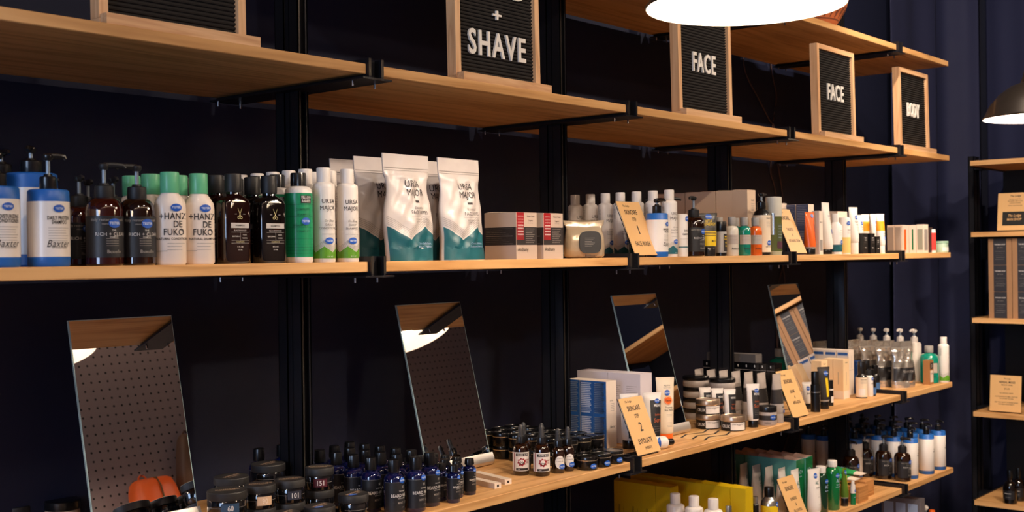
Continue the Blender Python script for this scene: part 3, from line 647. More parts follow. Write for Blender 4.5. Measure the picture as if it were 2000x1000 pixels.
# stand-up pouches
def pouch(root, seed=1, dark=False, w=.142, h=.232):
    rn = random.Random(seed); hx = w/2; nz = 60; nx = 44; front = []; back = []
    def dep(x, z):
        t = z/h; d = .028*(1-t**2.2)*max(0, 1-abs(x/hx)**2.6)**.6 if t < .86 else .0015
        if t >= .86: d = .0015
        elif t > .78: d = d*(.86-t)/.08+.0015
        return max(d, .001)
    ph = [rn.uniform(0, 6) for _ in range(6)]
    def W(z): t = z/h; return hx*((.98-.10*math.exp(-((t-.66)/.13)**2)-.035*sin(t*9+ph[3])*(t < .85)) if t < .80 else .98-.10*math.exp(-((t-.66)/.13)**2))
    def F(x, z, eps=0):
        t = z/h; k = W(z)/hx; a = dep(x, z)
        wr = .0034*(sin(x*85+z*60+ph[0])*sin(z*70+ph[1])+.6*sin(x*150-z*95+ph[2]))*(1 if .12 < t < .82 else .25)*(1-abs(x/hx)**4)
        lean = .010*t
        return (x*k, -a-wr+lean-eps, z)
    b = Mb(); vs = []
    for side in (-1, 1):
        for j in range(nz+1):
            for i in range(nx+1):
                x = -hx+w*i/nx; z = h*j/nz; p = F(x, z); vs.append(p if side < 0 else (p[0], .010*z/h+(.010*z/h-p[1]), z))
    N_ = (nx+1)*(nz+1); fs = []
    for j in range(nz):
        for i in range(nx):
            a = j*(nx+1)+i; fs.append((a, a+1, a+nx+2, a+nx+1)); a += N_; fs.append((a+1, a, a+nx+1, a+nx+2))
    for j in range(nz):
        a = j*(nx+1); fs.append((a+nx+1, a+nx+1+N_, a+N_, a)); a = j*(nx+1)+nx; fs.append((a, a+N_, a+nx+1+N_, a+nx+1))
    for i in range(nx): fs.append((i, i+N_, i+1+N_, i+1)); a = nz*(nx+1)+i; fs.append((a+1, a+1+N_, a+N_, a))
    b.add(vs, fs, SILV if dark else POUCH); b.build('body', root, smooth=70)
    mp = lambda x, z: F(x, z, .0009); mp2 = lambda x, z: F(x, z, .0014)
    b = Mb()
    if dark:
        b.patch(-hx*.97, hx*.97, .028, .080, mp, LBLK, 36, 20); b.patch(-hx*.97, hx*.97, .082, .105, mp, M_('grey_foil_print', '#6d6862', .4, .3), 36, 8)
        b.text('CHARCOAL', .01, .065, .012, mp2, GREYI, .8)
    else:
        n = 44; x0 = -hx*.97; x1 = hx*.97
        def zz(x): t = (x-x0)/(x1-x0); u = ((t-.70)/.70) % 1; return .044+.030*abs(2*u-1)
        xs = [x0+(x1-x0)*i/n for i in range(n+1)]
        for a, c in zip(xs, xs[1:]):
            for k in range(14): b.add([mp(a, zz(a)*k/14+.001), mp(c, zz(c)*k/14+.001), mp(c, zz(c)*(k+1)/14+.001), mp(a, zz(a)*(k+1)/14+.001)], [(0, 1, 2, 3)], TEAL)
            for k in range(5):
                o = .006+k*.0042; b.add([mp(a, zz(a)+o), mp(c, zz(c)+o), mp(c, zz(c)+o+.0008), mp(a, zz(a)+o+.0008)], [(0, 1, 2, 3)], GREYI)
        b.text('URSA', .004, .168, .021, mp2, INK, .92, .0); b.text('MAJOR', .008, .149, .021, mp2, INK, .82, .0)
        b.patch(.006, .018, .1265, .1315, mp, INK, 3); b.text('Essential', .015, .116, .009, mp2, GREYI); b.text('FACE WIPES', .015, .1055, .0110, mp2, INK, .80, .004)
        b.patch(-.012, .045, .096, .0965, mp, GREYI, 6); b.text('NATURALLY WIPES', .017, .0905, .0045, mp2, GREYI); b.text('FOR ALL SKIN', .017, .085, .0045, mp2, GREYI)
        b.text('Cleanse, Exfoliate,', .022, .038, .0062, mp2, PALEB, .9); b.text('Soothe and Hydrate', .022, .031, .0062, mp2, PALEB, .9)
    b.build('printed_front', root, smooth=60)
    b = Mb(); b.patch(-hx*.985, hx*.985, h*.865, h*.872, lambda x, z: F(x, z, .0012), GREYP, 16); b.patch(-hx*.985, hx*.985, h*.845, h*.850, lambda x, z: F(x, z, .001), GREYP, 16); b.build('zip_seal', root)
kind('pouch', 'wipes_pouch', 'pouch', pouch, 1); kind('pouch2', 'wipes_pouch', 'pouch', pouch, 5); kind('foil', 'foil_pouch', 'pouch', pouch, 3, True, .115, .185)
# cartons
def carton(root, w, d, h, m, F=(), L=(), Tx=(), LTx=(), topm=None, flap=0, corner=0):
    b = Mb(); b.box(-w/2, w/2, -d/2, d/2, 0, h, m)
    if flap:
        n = 8; vs = []; 
        for i in range(n+1):
            x = -w/2+w*i/n; q = flap*sin(pi*i/n); vs += [(x, -d/2, h+.0004+q*.15), (x, d/2, h+.0004+q)]
        b.add(vs, [(2*i, 2*i+2, 2*i+3, 2*i+1) for i in range(n)], topm or m)
    elif topm: b.add([(-w/2, -d/2, h+.0003), (w/2, -d/2, h+.0003), (w/2, d/2, h+.0003), (-w/2, d/2, h+.0003)], [(0, 1, 2, 3)], topm)
    b.build('carton', root, smooth=0)
    f = flat(-d/2, .0004); f2 = flat(-d/2, .0008); l = left(-w/2, .0004); l2 = left(-w/2, .0008)
    if F or Tx:
        b = Mb()
        for p in F: b.patch(*p[:4], f, p[4], 1)
        for t in Tx: b.text(t[0], t[1], t[2], t[3], f2, t[4], t[5] if len(t) > 5 else 1, t[6] if len(t) > 6 else .012, t[7] if len(t) > 7 else 0)
        b.build('front_print', root, smooth=0)
    if L or LTx:
        b = Mb()
        for p in L: b.patch(*p[:4], l, p[4], 1)
        for t in LTx: b.text(t[0], t[1], t[2], t[3], l2, t[4], t[5] if len(t) > 5 else 1, t[6] if len(t) > 6 else .012, t[7] if len(t) > 7 else 0)
        b.build('side_print', root, smooth=0)
kind('anthony', 'carton_box', 'box', carton, .078, .100, .112, TAUPE,
     [(-.0386, .0386, .034, .077, INK), (-.037, -.010, .046, .1118, RED)]+[(-.033, -.012, .101-i*.0072, .1043-i*.0072, WINK) for i in range(7)]+[(-.004, .030-.004*(i % 3), .072-i*.0047, .0732-i*.0047, GREYI) for i in range(8)],
     [(-.0496, .0496, .034, .077, INK)]+[(-.046, .040-.011*((i*7) % 4), .073-i*.0045, .0742-i*.0045, GREYI) for i in range(9)],
     [T('Anthony', -.014, .024, .0125, INK, .85, .008), T('Shower Sheets', .015, .103, .0055, INK, .8), T('Lingettes', .015, .093, .0055, INK, .8), T('for the body', .015, .087, .004, GREYI, .8)], (), None, .004)
kind('kraft_tall', 'carton_box', 'box', carton, .050, .058, .215, CARTON, [(-.002, .018, .170-i*.006, .171-i*.006, GREYI) for i in range(9)], (), [T('FACE', .006, .181, .007, INK), T('cleanser', .006, .150, .005, INK)], (), None, .003)
PB2 = M_('pale_stripe_ink', '#cdd3e2', .5)
kind('blue_striped', 'carton_box', 'box', carton, .050, .0455, .190, CARTW, [(-.004, .014, .125-i*.005, .126-i*.005, GREYI) for i in range(5)], [(-.0225, .0225, .0005, .1895, BLUEC)]+[(-.019, .016-.002*((i*5) % 3), .181-i*.0052, .1844-i*.0052, PB2) for i in range(17)]+[(-.019, .016-.002*((i*5) % 3), .084-i*.0052, .0874-i*.0052, PB2) for i in range(15)],
     [T('Baxter', .004, .060, .011, INK, .8), T('AFTER', .0, .134, .005, INK)])
kind('lilac_box', 'carton_box', 'box', carton, .062, .056, .205, LILAC, (), [(-.020, .016-.004*((i*5) % 3), .168-i*.006, .169-i*.006, GREYI) for i in range(6)], (), ())
kind('blue_speckled', 'carton_box', 'box', carton, .046, .046, .178, CARTW, (), [(-.0225, .0225, .0005, .1775, M_('slate_blue_print', '#4b5578', .5))]+[(-.020, .018-.002*((i*5) % 3), .170-i*.006, .172-i*.006, M_('pale_slate_ink', '#9aa0b4', .5)) for i in range(12)]+[(-.0225, .0225, .088, .091, NAVYC)]+[(-.020, .018-.002*((i*3) % 3), .08-i*.006, .082-i*.006, M_('pale_slate_ink', '#9aa0b4', .5)) for i in range(12)])
kind('speck_low', 'carton_box', 'box', carton, .052, .060, .036, CARTW, (), [(-.029, .029, .0005, .0355, M_('slate_blue_print', '#4b5578', .5))])
kind('black_box_s', 'carton_box', 'box', carton, .040, .035, .075, M_('black_carton', '#0c0b0d', .45), [(-.013, .013, .040, .0405, GREYI)], (), [T('BRAVE', 0, .058, .0065, WINK, .8), T('SOLDIER', 0, .050, .0055, WINK, .8), T('MASK', 0, .022, .005, WINK)])
kind('big_white_box', 'carton_box', 'box', carton, .075, .070, .155, CARTW, (), (), (), (), None, .003)
kind('pale_box', 'carton_box', 'box', carton, .050, .029, .115, CARTW, (), [(-.012, .012, .008, .106, M_('warm_grey_print', '#a2958c', .5))])
kind('slim_box_or', 'carton_box', 'box', carton, .050, .029, .113, CARTW, (), [(-.004, .004, .012, .096, ORANGE)]); kind('slim_box_gr', 'carton_box', 'box', carton, .050, .029, .113, CARTW, (), [(-.003, .003, .012, .096, DGRN)])
kind('slim_box_gy', 'carton_box', 'box', carton, .050, .029, .115, CARTW, [(-.018, .018, .01, .095, GREYC)], [(-.011, .011, .012, .096, M_('sage_print', '#8b8c7c', .5))])
kind('slim_box_bk', 'carton_box', 'box', carton, .045, .045, .104, M_('dark_brown_carton', '#2c2220', .5), [(-.01, .012, .02, .021, GREYI)], [(-.016, .016, .012, .013, GREYI)])
kind('thin_white', 'carton_box', 'box', carton, .026, .026, .142, CARTW, [(-.009, .009, .012, .048, GREYC)], (), [T('BOOST', 0, .105, .006, INK, .8)])
kind('yellow_box', 'carton_box', 'box', carton, .046, .053, .180, YELC, [(-.004, .006, .03, .062, INK), (.010, .011, .03, .11, INK)], [(-.012, .002, .02, .045, INK), (.010, .011, .02, .10, INK)], [T('MAX', .016, .098, .010, INK, .8, .03), T('OUT', .016, .088, .010, INK, .8, .03)], [T('ANTI-FATIGUE', -.006, .085, .008, INK, .7, .02, pi/2)], None, .006)
kind('teal_box', 'carton_box', 'box', carton, .058, .050, .188, TEALC, [(-.0288, .0288, .0005, .1875, DGRN)], (), [T('AC+', 0, .145, .02, PALEB, .8, .01), T('acne', 0, .130, .009, PALEB)], (), M_('dusty_pink_top', '#b59a8e', .6), .010)
kind('cream_box', 'carton_box', 'box', carton, .052, .040, .148, M_('warm_cream_carton', '#e6c79c', .55), [(-.0256, .0256, .0005, .030, CARTW), (-.001, .001, .05, .10, GREYI)], [(-.0196, .0196, .0005, .030, CARTW), (-.001, .001, .055, .10, GREYI)], [T('SERUM', 0, .135, .006, INK)])
kind('white_tall_box', 'carton_box', 'box', carton, .050, .048, .172, CARTW, [(-.02, .018, .095, .096, GREYI), (-.001, .0, .1, .15, GREYI)], [(-.020, .020, .153, .163, BLUEC), (-.02, .02, .150, .152, PALEB)])
kind('navy_box', 'carton_box', 'box', carton, .046, .045, .125, NAVYC, [(-.022, .022, .055, .075, BLUEC), (-.022, .022, .10, .108, BLUEC)], [(-.02, .02, .055, .075, BLUEC)])
kind('wood_box', 'carton_box', 'box', carton, .040, .028, .100, M_('brown_kraft_carton', '#9c6a3c', .6), [(-.016, .016, .064, .090, INK), (-.016, .016, .010, .058, CARTW)], (), [T('S', 0, .077, .018, WINK, 1, .03), T('BALM', 0, .045, .007, INK)])
kind('dark_low_box', 'carton_box', 'box', carton, .050, .030, .175, M_('glossy_black_carton', '#0a090b', .25, coat=.5), [(-.0245, .0245, .140, .1415, GREYI), (.004, .014, .05, .12, YEL)], [(-.002, .002, .160, .168, WINK), (-.0145, .0145, .150, .1515, GREYI)])
kind('grey_long_box', 'carton_box', 'box', carton, .046, .190, .028, M_('dark_grey_carton', '#55504e', .6))
kind('kraft_band', 'carton_box', 'box', carton, .103, .113, .1215, KRAFT, [(-.029, .029, .0005, .1211, M_('slate_band', '#25262e', .5))]+[(-.022+.004*(i % 2), .022-.004*(i % 3), .062-i*.009, .0632-i*.009, GREYI) for i in range(5)], (), [T('THE MAN SHOP', 0, .094, .0085, WINK, .75, .02), T('GIFT BOX', 0, .080, .006, GREYI)], ())
kind('white_pencil_box', 'slim_box', 'box', carton, .020, .135, .0125, CARTW, [(-.003, .003, .003, .009, INK)], (), (), (), M_('cream_top', '#dccbb8', .5))
# ---- wipe pack ----
def wipepack(root):
    h = .100; b = Mb(); secs = []
    for z, hx, hy in ((0, .050, .012), (.006, .057, .026), (.030, .059, .032), (.060, .056, .028), (.080, .053, .017), (.088, .052, .006), (.094, .055, .0025), (.106, .060, .002)): secs.append((z, hx, hy, 2.6))
    b.loft(secs, CHAMP, 36)
    rn = random.Random(4); b.v = [(x+.0015*sin(z*230+x*90), y*(1+.10*sin(x*160+z*120)), z-(.006*(1-abs(x)/.06) if z > .085 else 0)) for x, y, z in b.v]; b.build('wrapper', root, smooth=60)
    mp = lambda x, z: (x, -.034+abs(z-.045)*.10-.001+.012*(x/.045)**2, z); b = Mb(); n = 28; P = []
    for q, (rx, rz) in enumerate(((.031, .031), (.031, .031), (.027, .027))):
        for i in range(n):
            a = 2*pi*i/n; P.append((.010+rx*math.copysign(abs(cos(a))**.6, cos(a)), -.030-(.0 if q == 0 else .0065), .044+rz*math.copysign(abs(sin(a))**.6, sin(a))))
    fs = [(k*n+i, k*n+(i+1) % n, (k+1)*n+(i+1) % n, (k+1)*n+i) for k in range(2) for i in range(n)]+[tuple(2*n+i for i in range(n))]
    fs = [tuple(reversed(f)) for f in fs]; b.add(P, [tuple(reversed(f)) for f in fs], MATB)
    for i in range(6): b.box(-.006, .022-.004*(i % 3), -.0370, -.0366, .055-i*.0045, .0558-i*.0045, GREYI)
    b.build('lid', root, smooth=35)
    b = Mb(); b.text('Anthony', .012, .006, .0105, lambda x, z: (x, -.0290, z+.001), INK, .85, .01); b.build('lettering', root)
kind('wipepack', 'wipes_pack', 'wipes', wipepack)
# ---- sign cards ----
def card(root, rows, w=.112, h=.161, lean=23, logo=None, side=False):
    Q = Matrix.Translation((0, 0, .006)) @ Matrix.Rotation(radians(-lean), 4, 'X')
    b = Mb(); b.box(-w/2, w/2, .0, .0015, 0, h, KRAFTL); b.xf(Q); b.build('paper_card', root, smooth=0)
    b = Mb(); f = flat(0, .0004)
    for t in rows: b.text(t[0], t[1], t[2], t[3], f, t[4], t[5] if len(t) > 5 else 1, t[6] if len(t) > 6 else .012)
    if logo: b.patch(*logo[:4], f, logo[4], 1); [b.text(t[0], t[1], t[2], t[3], flat(0, .0008), t[4], t[5], t[6]) for t in logo[5]]
    b.xf(Q); b.build('lettering', root, smooth=0)
    AC = M_('clear_acrylic', (.97, .98, .98), .03, trans=1.0, ior=1.25)
    b = Mb(); b.box(-w/2-.002, w/2+.002, .0020, .0040, -.002, h+.002, AC); b.xf(Q); yb = h*sin(radians(lean)); b.box(-w/2, w/2, .006, yb*.95, 0, .0018, AC); b.build('acrylic_stand', root, smooth=0)
K_ = INK
def lodge(z): return T('The Lodge', -.018, z, .0085, K_, .8, .03)
kind('card1', 'sign_card', 'sign', card, [lodge(.148), T('SKINCARE', -.004, .129, .0195, K_, .62, .02), T('STEP', .0, .107, .0155, K_, .6), T('1', .003, .076, .036, K_, .9, .02), T('FACE WASH', .0, .034, .0200, K_, .62, .02)])
kind('card2', 'sign_card', 'sign', card, [lodge(.150), T('SKINCARE', -.004, .128, .0195, K_, .62, .02), T('TARGETED', .0, .086, .0145, K_, .6), T('&', .003, .066, .014, K_, .8), T('ANTI-AGING CREAM', .0, .045, .0145, K_, .55, .01)])
kind('card3', 'sign_card', 'sign', card, [lodge(.150), T('SKINCARE', -.002, .130, .0200, K_, .62, .02), T('STEP', .0, .107, .0155, K_, .6), T('2', .002, .076, .036, K_, .8, .02), T('EXFOLIATE', .0, .036, .0200, K_, .62, .02), T('(WEEKLY)', .004, .016, .010, K_, .7)])
kind('card4', 'sign_card', 'sign', card, [lodge(.145), T('SKINCARE', -.002, .122, .0190, K_, .62, .02), T('SERUMS', .002, .086, .0150, K_, .6), T('&', .005, .066, .014, K_, .8), T('ANTI-AGING', .006, .048, .0150, K_, .58, .01)])
kind('card5', 'sign_card', 'sign', card, [lodge(.145), T('SKINCARE', -.002, .122, .0190, K_, .62, .02), T('BLEMISHES', .002, .086, .0145, K_, .6), T('&', .005, .066, .014, K_, .8), T('OIL CONTROL', .004, .046, .0140, K_, .58, .01)])
kind('card_shop', 'sign_card', 'sign', card, [T('The Lodge', .006, .158, .0125, K_, .85, .03)]+[T(s, .006, z, .0062, K_, .85) for s, z in (('WE ARE A SHOP FOR', .143), ('GROOMING AND GOODS', .134), ('CURATED FOR MEN', .125), ('WWW.THELODGE.COM', .113))], .140, .172, 8, (-.048, .056, .022, .085, M_('black_card', '#15120f', .5), [T('The Lodge', .004, .068, .016, KRAFTL, .8, .02), T('MAN SHOP', .004, .050, .015, KRAFTL, .8, .02)]))
kind('card_mix', 'sign_card', 'sign', card, [T('The Lodge', .006, .150, .008, K_, .85, .02), T('HERBAL MIXES', .006, .134, .013, K_, .8, .025), T('MADE BY HAND', .006, .121, .008, K_, .8), T('$15.00', .006, .104, .010, K_, .8)]+[T(s, .004, z, .0068, K_, .85) for s, z in (('ALL NATURAL BLEND', .084), ('HANDCRAFTED IN SMALL BATCHES', .068), ('TO SOOTHE THE SKIN', .059), ('ADD TWO DROPS TO WARM WATER', .042), ('AND BREATHE IN DEEPLY', .033))], .138, .165, 6)
# ---- squeeze tubes ----
def tube(root, r, h, hc, body, capm, bands=(), texts=(), panels=(), stk=None, rc=None, bend=0):
    rc = rc or r*.92; secs = [(hc, r*.92, r*.92), (hc+.003, r, r)]
    for t in (.15, .35, .55, .75, .9): z = hc+(h-hc)*t; secs.append((z, r*(1+.18*t), r*(1-t**1.4)+.0015, 2, 0, bend*t))
    secs += [(h-.006, r*1.22, .0012, 2, 0, bend), (h, r*1.22, .0011, 2, 0, bend)]
    bm = []
    ss = sorted(set([s[0] for s in secs]+[b_[0] for b_ in bands]+[b_[1] for b_ in bands]))
    def at(z):
        for a, c in zip(secs, secs[1:]):
            if a[0] <= z <= c[0]+1e-9:
                t = (z-a[0])/max(1e-6, c[0]-a[0]); return (z, a[1]+(c[1]-a[1])*t, a[2]+(c[2]-a[2])*t, 2, 0, (a[5] if len(a) > 5 else 0)*(1-t)+(c[5] if len(c) > 5 else 0)*t)
        return (z,)+tuple(secs[-1][1:])
    S2 = [at(z) for z in ss]
    for a, c in zip(ss, ss[1:]):
        m = body
        for b_ in bands:
            if b_[0]-1e-6 <= a and c <= b_[1]+1e-6: m = b_[2]
        bm.append(m)
    mk(root, S2, bm, cap=(0, rc, hc+.001, capm), panels=panels, texts=texts, stk=stk, seg=24)
kind('vita', 'squeeze_tube', 'tube', tube, .0225, .128, .026, M_('dark_grey_tube', '#3a3833', .35, coat=.2), BLACKP, [(.030, .074, YEL)], [T('VITA', -.001, .104, .012, YEL, .8, .03), T('ENERGY', .004, .095, .012, YEL, .75, .04), T('FACIAL CLEANSER', .004, .087, .0045, GREYI, .8), T('MCZ', .012, .045, .008, INK, .8, .03)], [(-.022, .024, z, z+.0018, INK) for z in (.060, .065, .069)], (.0, .117, .010, .008))
kind('orange_tube', 'squeeze_tube', 'tube', tube, .0205, .152, .022, ORANGE, BLACKP, [(.022, .027, GREYP)], [], [(.010, .017, .045, .11, RED)], (.008, .138, .008, .007))
kind('white_tube_bk', 'squeeze_tube', 'tube', tube, .0245, .182, .018, WHITE, BLACKP, [], [T('MALIN', .006, .135, .006, BLUEC), T('Eye', .010, .124, .006, INK), T('gel', .014, .060, .010, INK)], [], (.012, .080, .009, .009))
kind('tube_or_band', 'squeeze_tube', 'tube', tube, .0175, .150, .030, WHITE, WHITE, [(.085, .122, M_('amber_print', '#ee9a14', .45))], [T('DEEP', .006, .075, .0055, INK), T('CLEAN', .006, .068, .0055, INK)], [], (.010, .058, .007, .008))
kind('tube_white', 'squeeze_tube', 'tube', tube, .0185, .160, .038, WHITE, WHITE, [], [T('CLEAR', .006, .110, .007, INK), T('SKIN', .006, .100, .006, INK)], [(0, .014, z, z+.0006, GREYI) for z in (.09, .085, .08, .05)], (.006, .125, .008, .008))
def menaji(root, h, r, tst, big):
    o = M_('burnt_orange_ink', '#b4552a', .5); z1 = h*.86
    tube(root, r, h, h*.16, WHITE, BLACKP, (), [T('MENAJI', r*.75, z1-h*.09, h*.075, WINK, .72, .02), T('Exfoliating', r*.75, h*.60, h*.05, o, .7), T('Scrub', r*.75, h*.50, h*.105, o, .8, .01)], [(-r*.35, r*1.75, h*.20, z1, LBLK, 8)]+[(0, r*1.3, h*q, h*q+.0006, GREYI) for q in (.38, .34, .30)], (r*.6, z1-.002, .008, .0065) if tst else None)
kind('menaji', 'squeeze_tube', 'tube', menaji, .155, .022, False, True); kind('menaji_t', 'squeeze_tube', 'tube', menaji, .155, .022, True, True)
kind('menaji_s', 'squeeze_tube', 'tube', menaji, .118, .0165, False, False); kind('menaji_st', 'squeeze_tube', 'tube', menaji, .130, .0165, True, False)
def yesto(root):
    def ex(root, mp, mp2): pass
    tube(root, .0225, .192, .030, CREAM, ORANGE, (), [T('YES TO', .004, .168, .0055, INK), T('natural care', .004, .162, .004, GREYI), T('Yes to', .006, .126, .009, INK, .75, .02), T('Foaming', .008, .106, .0075, INK, .8), T('Skin Polish', .008, .098, .0075, INK, .8)], [(0, .018, z, z+.0005, GREYI) for z in (.085, .081, .062, .058, .054, .05)]+[], (.004, .148, .008, .008))
    b = Mb(); secs = [(.03, .0225, .0225), (.19, .0265, .004)]; mp = lambda x, z: (x, -.0225*(1-((z-.033)/.159)**1.4)-.0032-.0*x+.010*(x/.02)**2*.5, z)
    b.disk(.006, .126, .0125, .0125, mp, ORANGE, 24); b.disk(.006, .126, .0112, .0112, lambda x, z: (mp(x, z)[0], mp(x, z)[1]-.0003, z), M_('pale_orange', '#f4c9a4', .5), 24); b.disk(.006, .126, .0100, .0100, lambda x, z: (mp(x, z)[0], mp(x, z)[1]-.0006, z), ORANGE, 24)
    b.text('Yes to', .006, .126, .008, lambda x, z: (mp(x, z)[0], mp(x, z)[1]-.0009, z), INK, .75, .02); b.build('round_logo', root)
kind('yesto', 'squeeze_tube', 'tube', yesto)
kind('anthony_tube', 'squeeze_tube', 'tube', tube, .023, .158, .030, M_('taupe_tube', '#a89c94', .4), M_('taupe_cap', '#9c918a', .4), [(.062, .108, INK)], [T('Anthony', .006, .050, .0085, INK, .8, .01)], [(.002, .022, z, z+.0008, GREYI) for z in (.100, .095, .09, .085, .08, .075, .07, .135, .130, .125)], None)
kind('anthony_tube_t', 'squeeze_tube', 'tube', tube, .023, .158, .030, M_('taupe_tube', '#a89c94', .4), M_('taupe_cap', '#9c918a', .4), [(.062, .108, INK)], [T('Anthony', .006, .052, .0085, INK, .8, .01)], [(.002, .022, z, z+.0008, GREYI) for z in (.100, .095, .09, .085, .08, .075, .07, .135, .130, .125)], (.008, .038))
kind('ac_tube', 'squeeze_tube', 'tube', tube, .023, .165, .022, WHITE, WHITE, [], [T('AC', .004, .118, .020, M_('sea_ink', '#2c6a64', .5), .7, .01), T('+', .018, .118, .018, RED, .8), T('acne', .006, .103, .009, M_('sea_ink', '#2c6a64', .5)), T('control', .006, .095, .008, GREYI)], [(0, .02, z, z+.0006, GREYI) for z in (.070, .064, .045, .041, .037)], None)
kind('ac_tube_t', 'squeeze_tube', 'tube', tube, .023, .165, .022, WHITE, WHITE, [], [T('AC', .004, .118, .016, M_('sea_ink', '#2c6a64', .5), .7, .01), T('acne', .006, .103, .009, GREYI)], [(0, .02, z, z+.0006, GREYI) for z in (.070, .045)], (.001, .142, .008, .009))
kind('olive_tube', 'squeeze_tube', 'tube', tube, .014, .135, .028, OLV2, BLACKP, [(.028, .032, GREYP)], [], [(.003, .008, .045, .11, YEL)], (.0, .120, .007, .008))
kind('small_white_tube', 'squeeze_tube', 'tube', tube, .013, .078, .016, WHITE, BLACKP, [], [T('EYE', 0, .045, .006, INK)], [], (.0, .060, .0055, .006))
kind('yellow_black_tube', 'squeeze_tube', 'tube', tube, .0165, .122, .022, INK, BLACKP, [(.022, .027, GREYP)], [], [(.001, .010, .036, .090, YEL, 8)], (.004, .104, .007, .007))
def lying(root):
    Q = Matrix.Translation((0, 0, .0185)) @ Matrix.Rotation(radians(90), 4, 'Y')
    b = Mb(); secs = [(-.070, .018, .0012), (-.05, .018, .008), (-.02, .018, .015), (.012, .0178, .0178), (.020, .0165, .0165), (.026, .010, .010), (.028, .007, .007)]
    b.loft(secs, WHITE, 24); b.xf(Q); b.build('body', root)
    b = Mb(); b.loft([(.028, .0095, .0095), (.044, .0085, .0085), (.046, .006, .006)], BLACKP, 18); b.xf(Q); b.build('cap', root)
    b = Mb(); b.loft([(-.012, .0163, .0163), (-.003, .0172, .0172)], STK, 24, False, False); b.xf(Matrix.Translation((0, 0, .0192)) @ Matrix.Rotation(radians(90), 4, 'Y')); b.build('blue_band', root)
kind('lying', 'squeeze_tube', 'tube', lying)
# ---- jars and tins ----
def jar(root, r, h, hl, bodym, lidm, panels=(), texts=(), stk=None, top=None, rl=None, waist=0):
    secs = [(0, r*.92, r*.92), (.003, r*.98, r*.98), (h-hl-.004, r*.98, r*.98), (h-hl, r*.93, r*.93), (h-hl+.002, r*.9, r*.9)]
    mk(root, secs, bodym, panels=panels, texts=texts, stk=None, seg=36)
    rl = rl or r; b = Mb(); b.loft([(h-hl, rl*.99, rl*.99), (h-hl+.001, rl, rl), (h-.002, rl, rl), (h-.0005, rl*.975, rl*.975), (h, rl*.93, rl*.93)], lidm, 40); b.build('lid', root, smooth=30)
    if top:
        b = Mb(); mp = lambda x, z: (x, z, h+.0004)
        for t in top: b.text(t[0], t[1], t[2], t[3], mp, t[4], t[5] if len(t) > 5 else 1, .01, t[6] if len(t) > 6 else .3)
        b.build('lid_print', root, smooth=0)
    if stk:
        b = Mb()
        if stk == 'top': b.disk(-.012, -.012, .0105, .0068, lambda x, z: (x, z, h+.0006), STK); b.text('TESTER', -.012, -.012, .0048, lambda x, z: (x, z, h+.0009), STKT, .9, .02)
        else: mq = bodymap(secs, .0012); b.disk(stk[0], stk[1], .0105, .0080, mq, STK); b.text('TESTER', stk[0], stk[1], .0058, bodymap(secs, .0016), STKT, .8, .02)
        b.build('tester_sticker', root, smooth=0)
def pomade(root, r, num, lm, tm=None, t='top', h=.047):
    lbl = [(-.012*r/.031+.008, .012*r/.031+.014, .008, .026, lm, 1)]
    jar(root, r, h, .016, M_('black_jar_glass', '#100f11', .12, coat=1), M_('matt_black_lid', '#201f20', .55), [(-r*1.3, r*1.3, .0170, .0175, GREYI)]+(lbl if lm else []), [T(num, .0115, .017, .0145, tm or WINK, .82, .035)] if num else (), t if t == 'top' else None, [T('pomade', 0, .004, .014, M_('gold_lid_print', '#b79a80', .5), 1, .25), T('GROOMING', 0, -.008, .006, M_('gold_lid_print', '#b79a80', .5), 1, .25)])
kind('jar60', 'pomade_jar', 'jar', pomade, .0390, '60', NAVYD, None, 0); kind('jar90', 'pomade_jar', 'jar', pomade, .0315, '90', BEIGE, M_('pale_ink', '#e6cdb4', .5), 0); kind('jar101', 'pomade_jar', 'jar', pomade, .0310, '101', SLATE, None, 0)
kind('jar151', 'pomade_jar', 'jar', pomade, .0310, '151', MAROON, None, 0); kind('jar_plain', 'pomade_jar', 'jar', pomade, .0370, '', None, None, 0); kind('jar_small', 'pomade_jar', 'jar', pomade, .0310, '', None, None, 0); kind('jar_t', 'pomade_jar', 'jar', pomade, .0320, '', None, None, 'top')
kind('cream_jar', 'cream_jar', 'jar', jar, .036, .050, .018, M_('cream_jar_body', '#b89a80', .35, coat=.5), BLACKP)
def tin(root, r, h, hl, bodym, lidm, rim, stk=None, panels=(), texts=()):
    secs = [(0, r*.95, r*.95), (.0015, r*.98, r*.98), (h-hl, r*.98, r*.98)]
    mk(root, secs, bodym, panels=panels, texts=texts, seg=36)
    b = Mb(); b.loft([(h-hl, r*1.005, r*1.005), (h-hl+.0016, r*1.022, r*1.022), (h-hl+.0018, r, r), (h-.0015, r, r), (h, r*.975, r*.975), (h, r*.93, r*.93), (h-.0012, r*.91, r*.91), (h-.0012, r*.3, r*.3)], [rim, rim]+[lidm]*5, 40, False, True); b.build('lid', root, smooth=30)
    if stk: sticker(root, bodymap(secs, .0014), *stk)
kind('tin', 'balm_tin', 'tin', tin, .0268, .035, .011, TINB, TINB, GOLD); kind('tin_t', 'balm_tin', 'tin', tin, .0268, .034, .010, TINB, TINB, GOLD, (.011, .011, .0095, .0068))
kind('crux', 'salt_tin', 'tin', tin, .0335, .0395, .0145, M_('black_tin_label', '#121113', .45), M_('champagne_tin_lid', '#c4ab92', .3, .9), M_('champagne_tin_lid', '#c4ab92', .3, .9), None,
     [(-.0045, .040, .003, .0232, PAPER), ], [T('CRUX', -.0185, .0130, .0120, WINK, .70, .02), T('CITRUS SALT EXFOLIANT', .0175, .0188, .0046, INK, .66, .02), T('4 OZ', .018, .0155, .003, INK)])
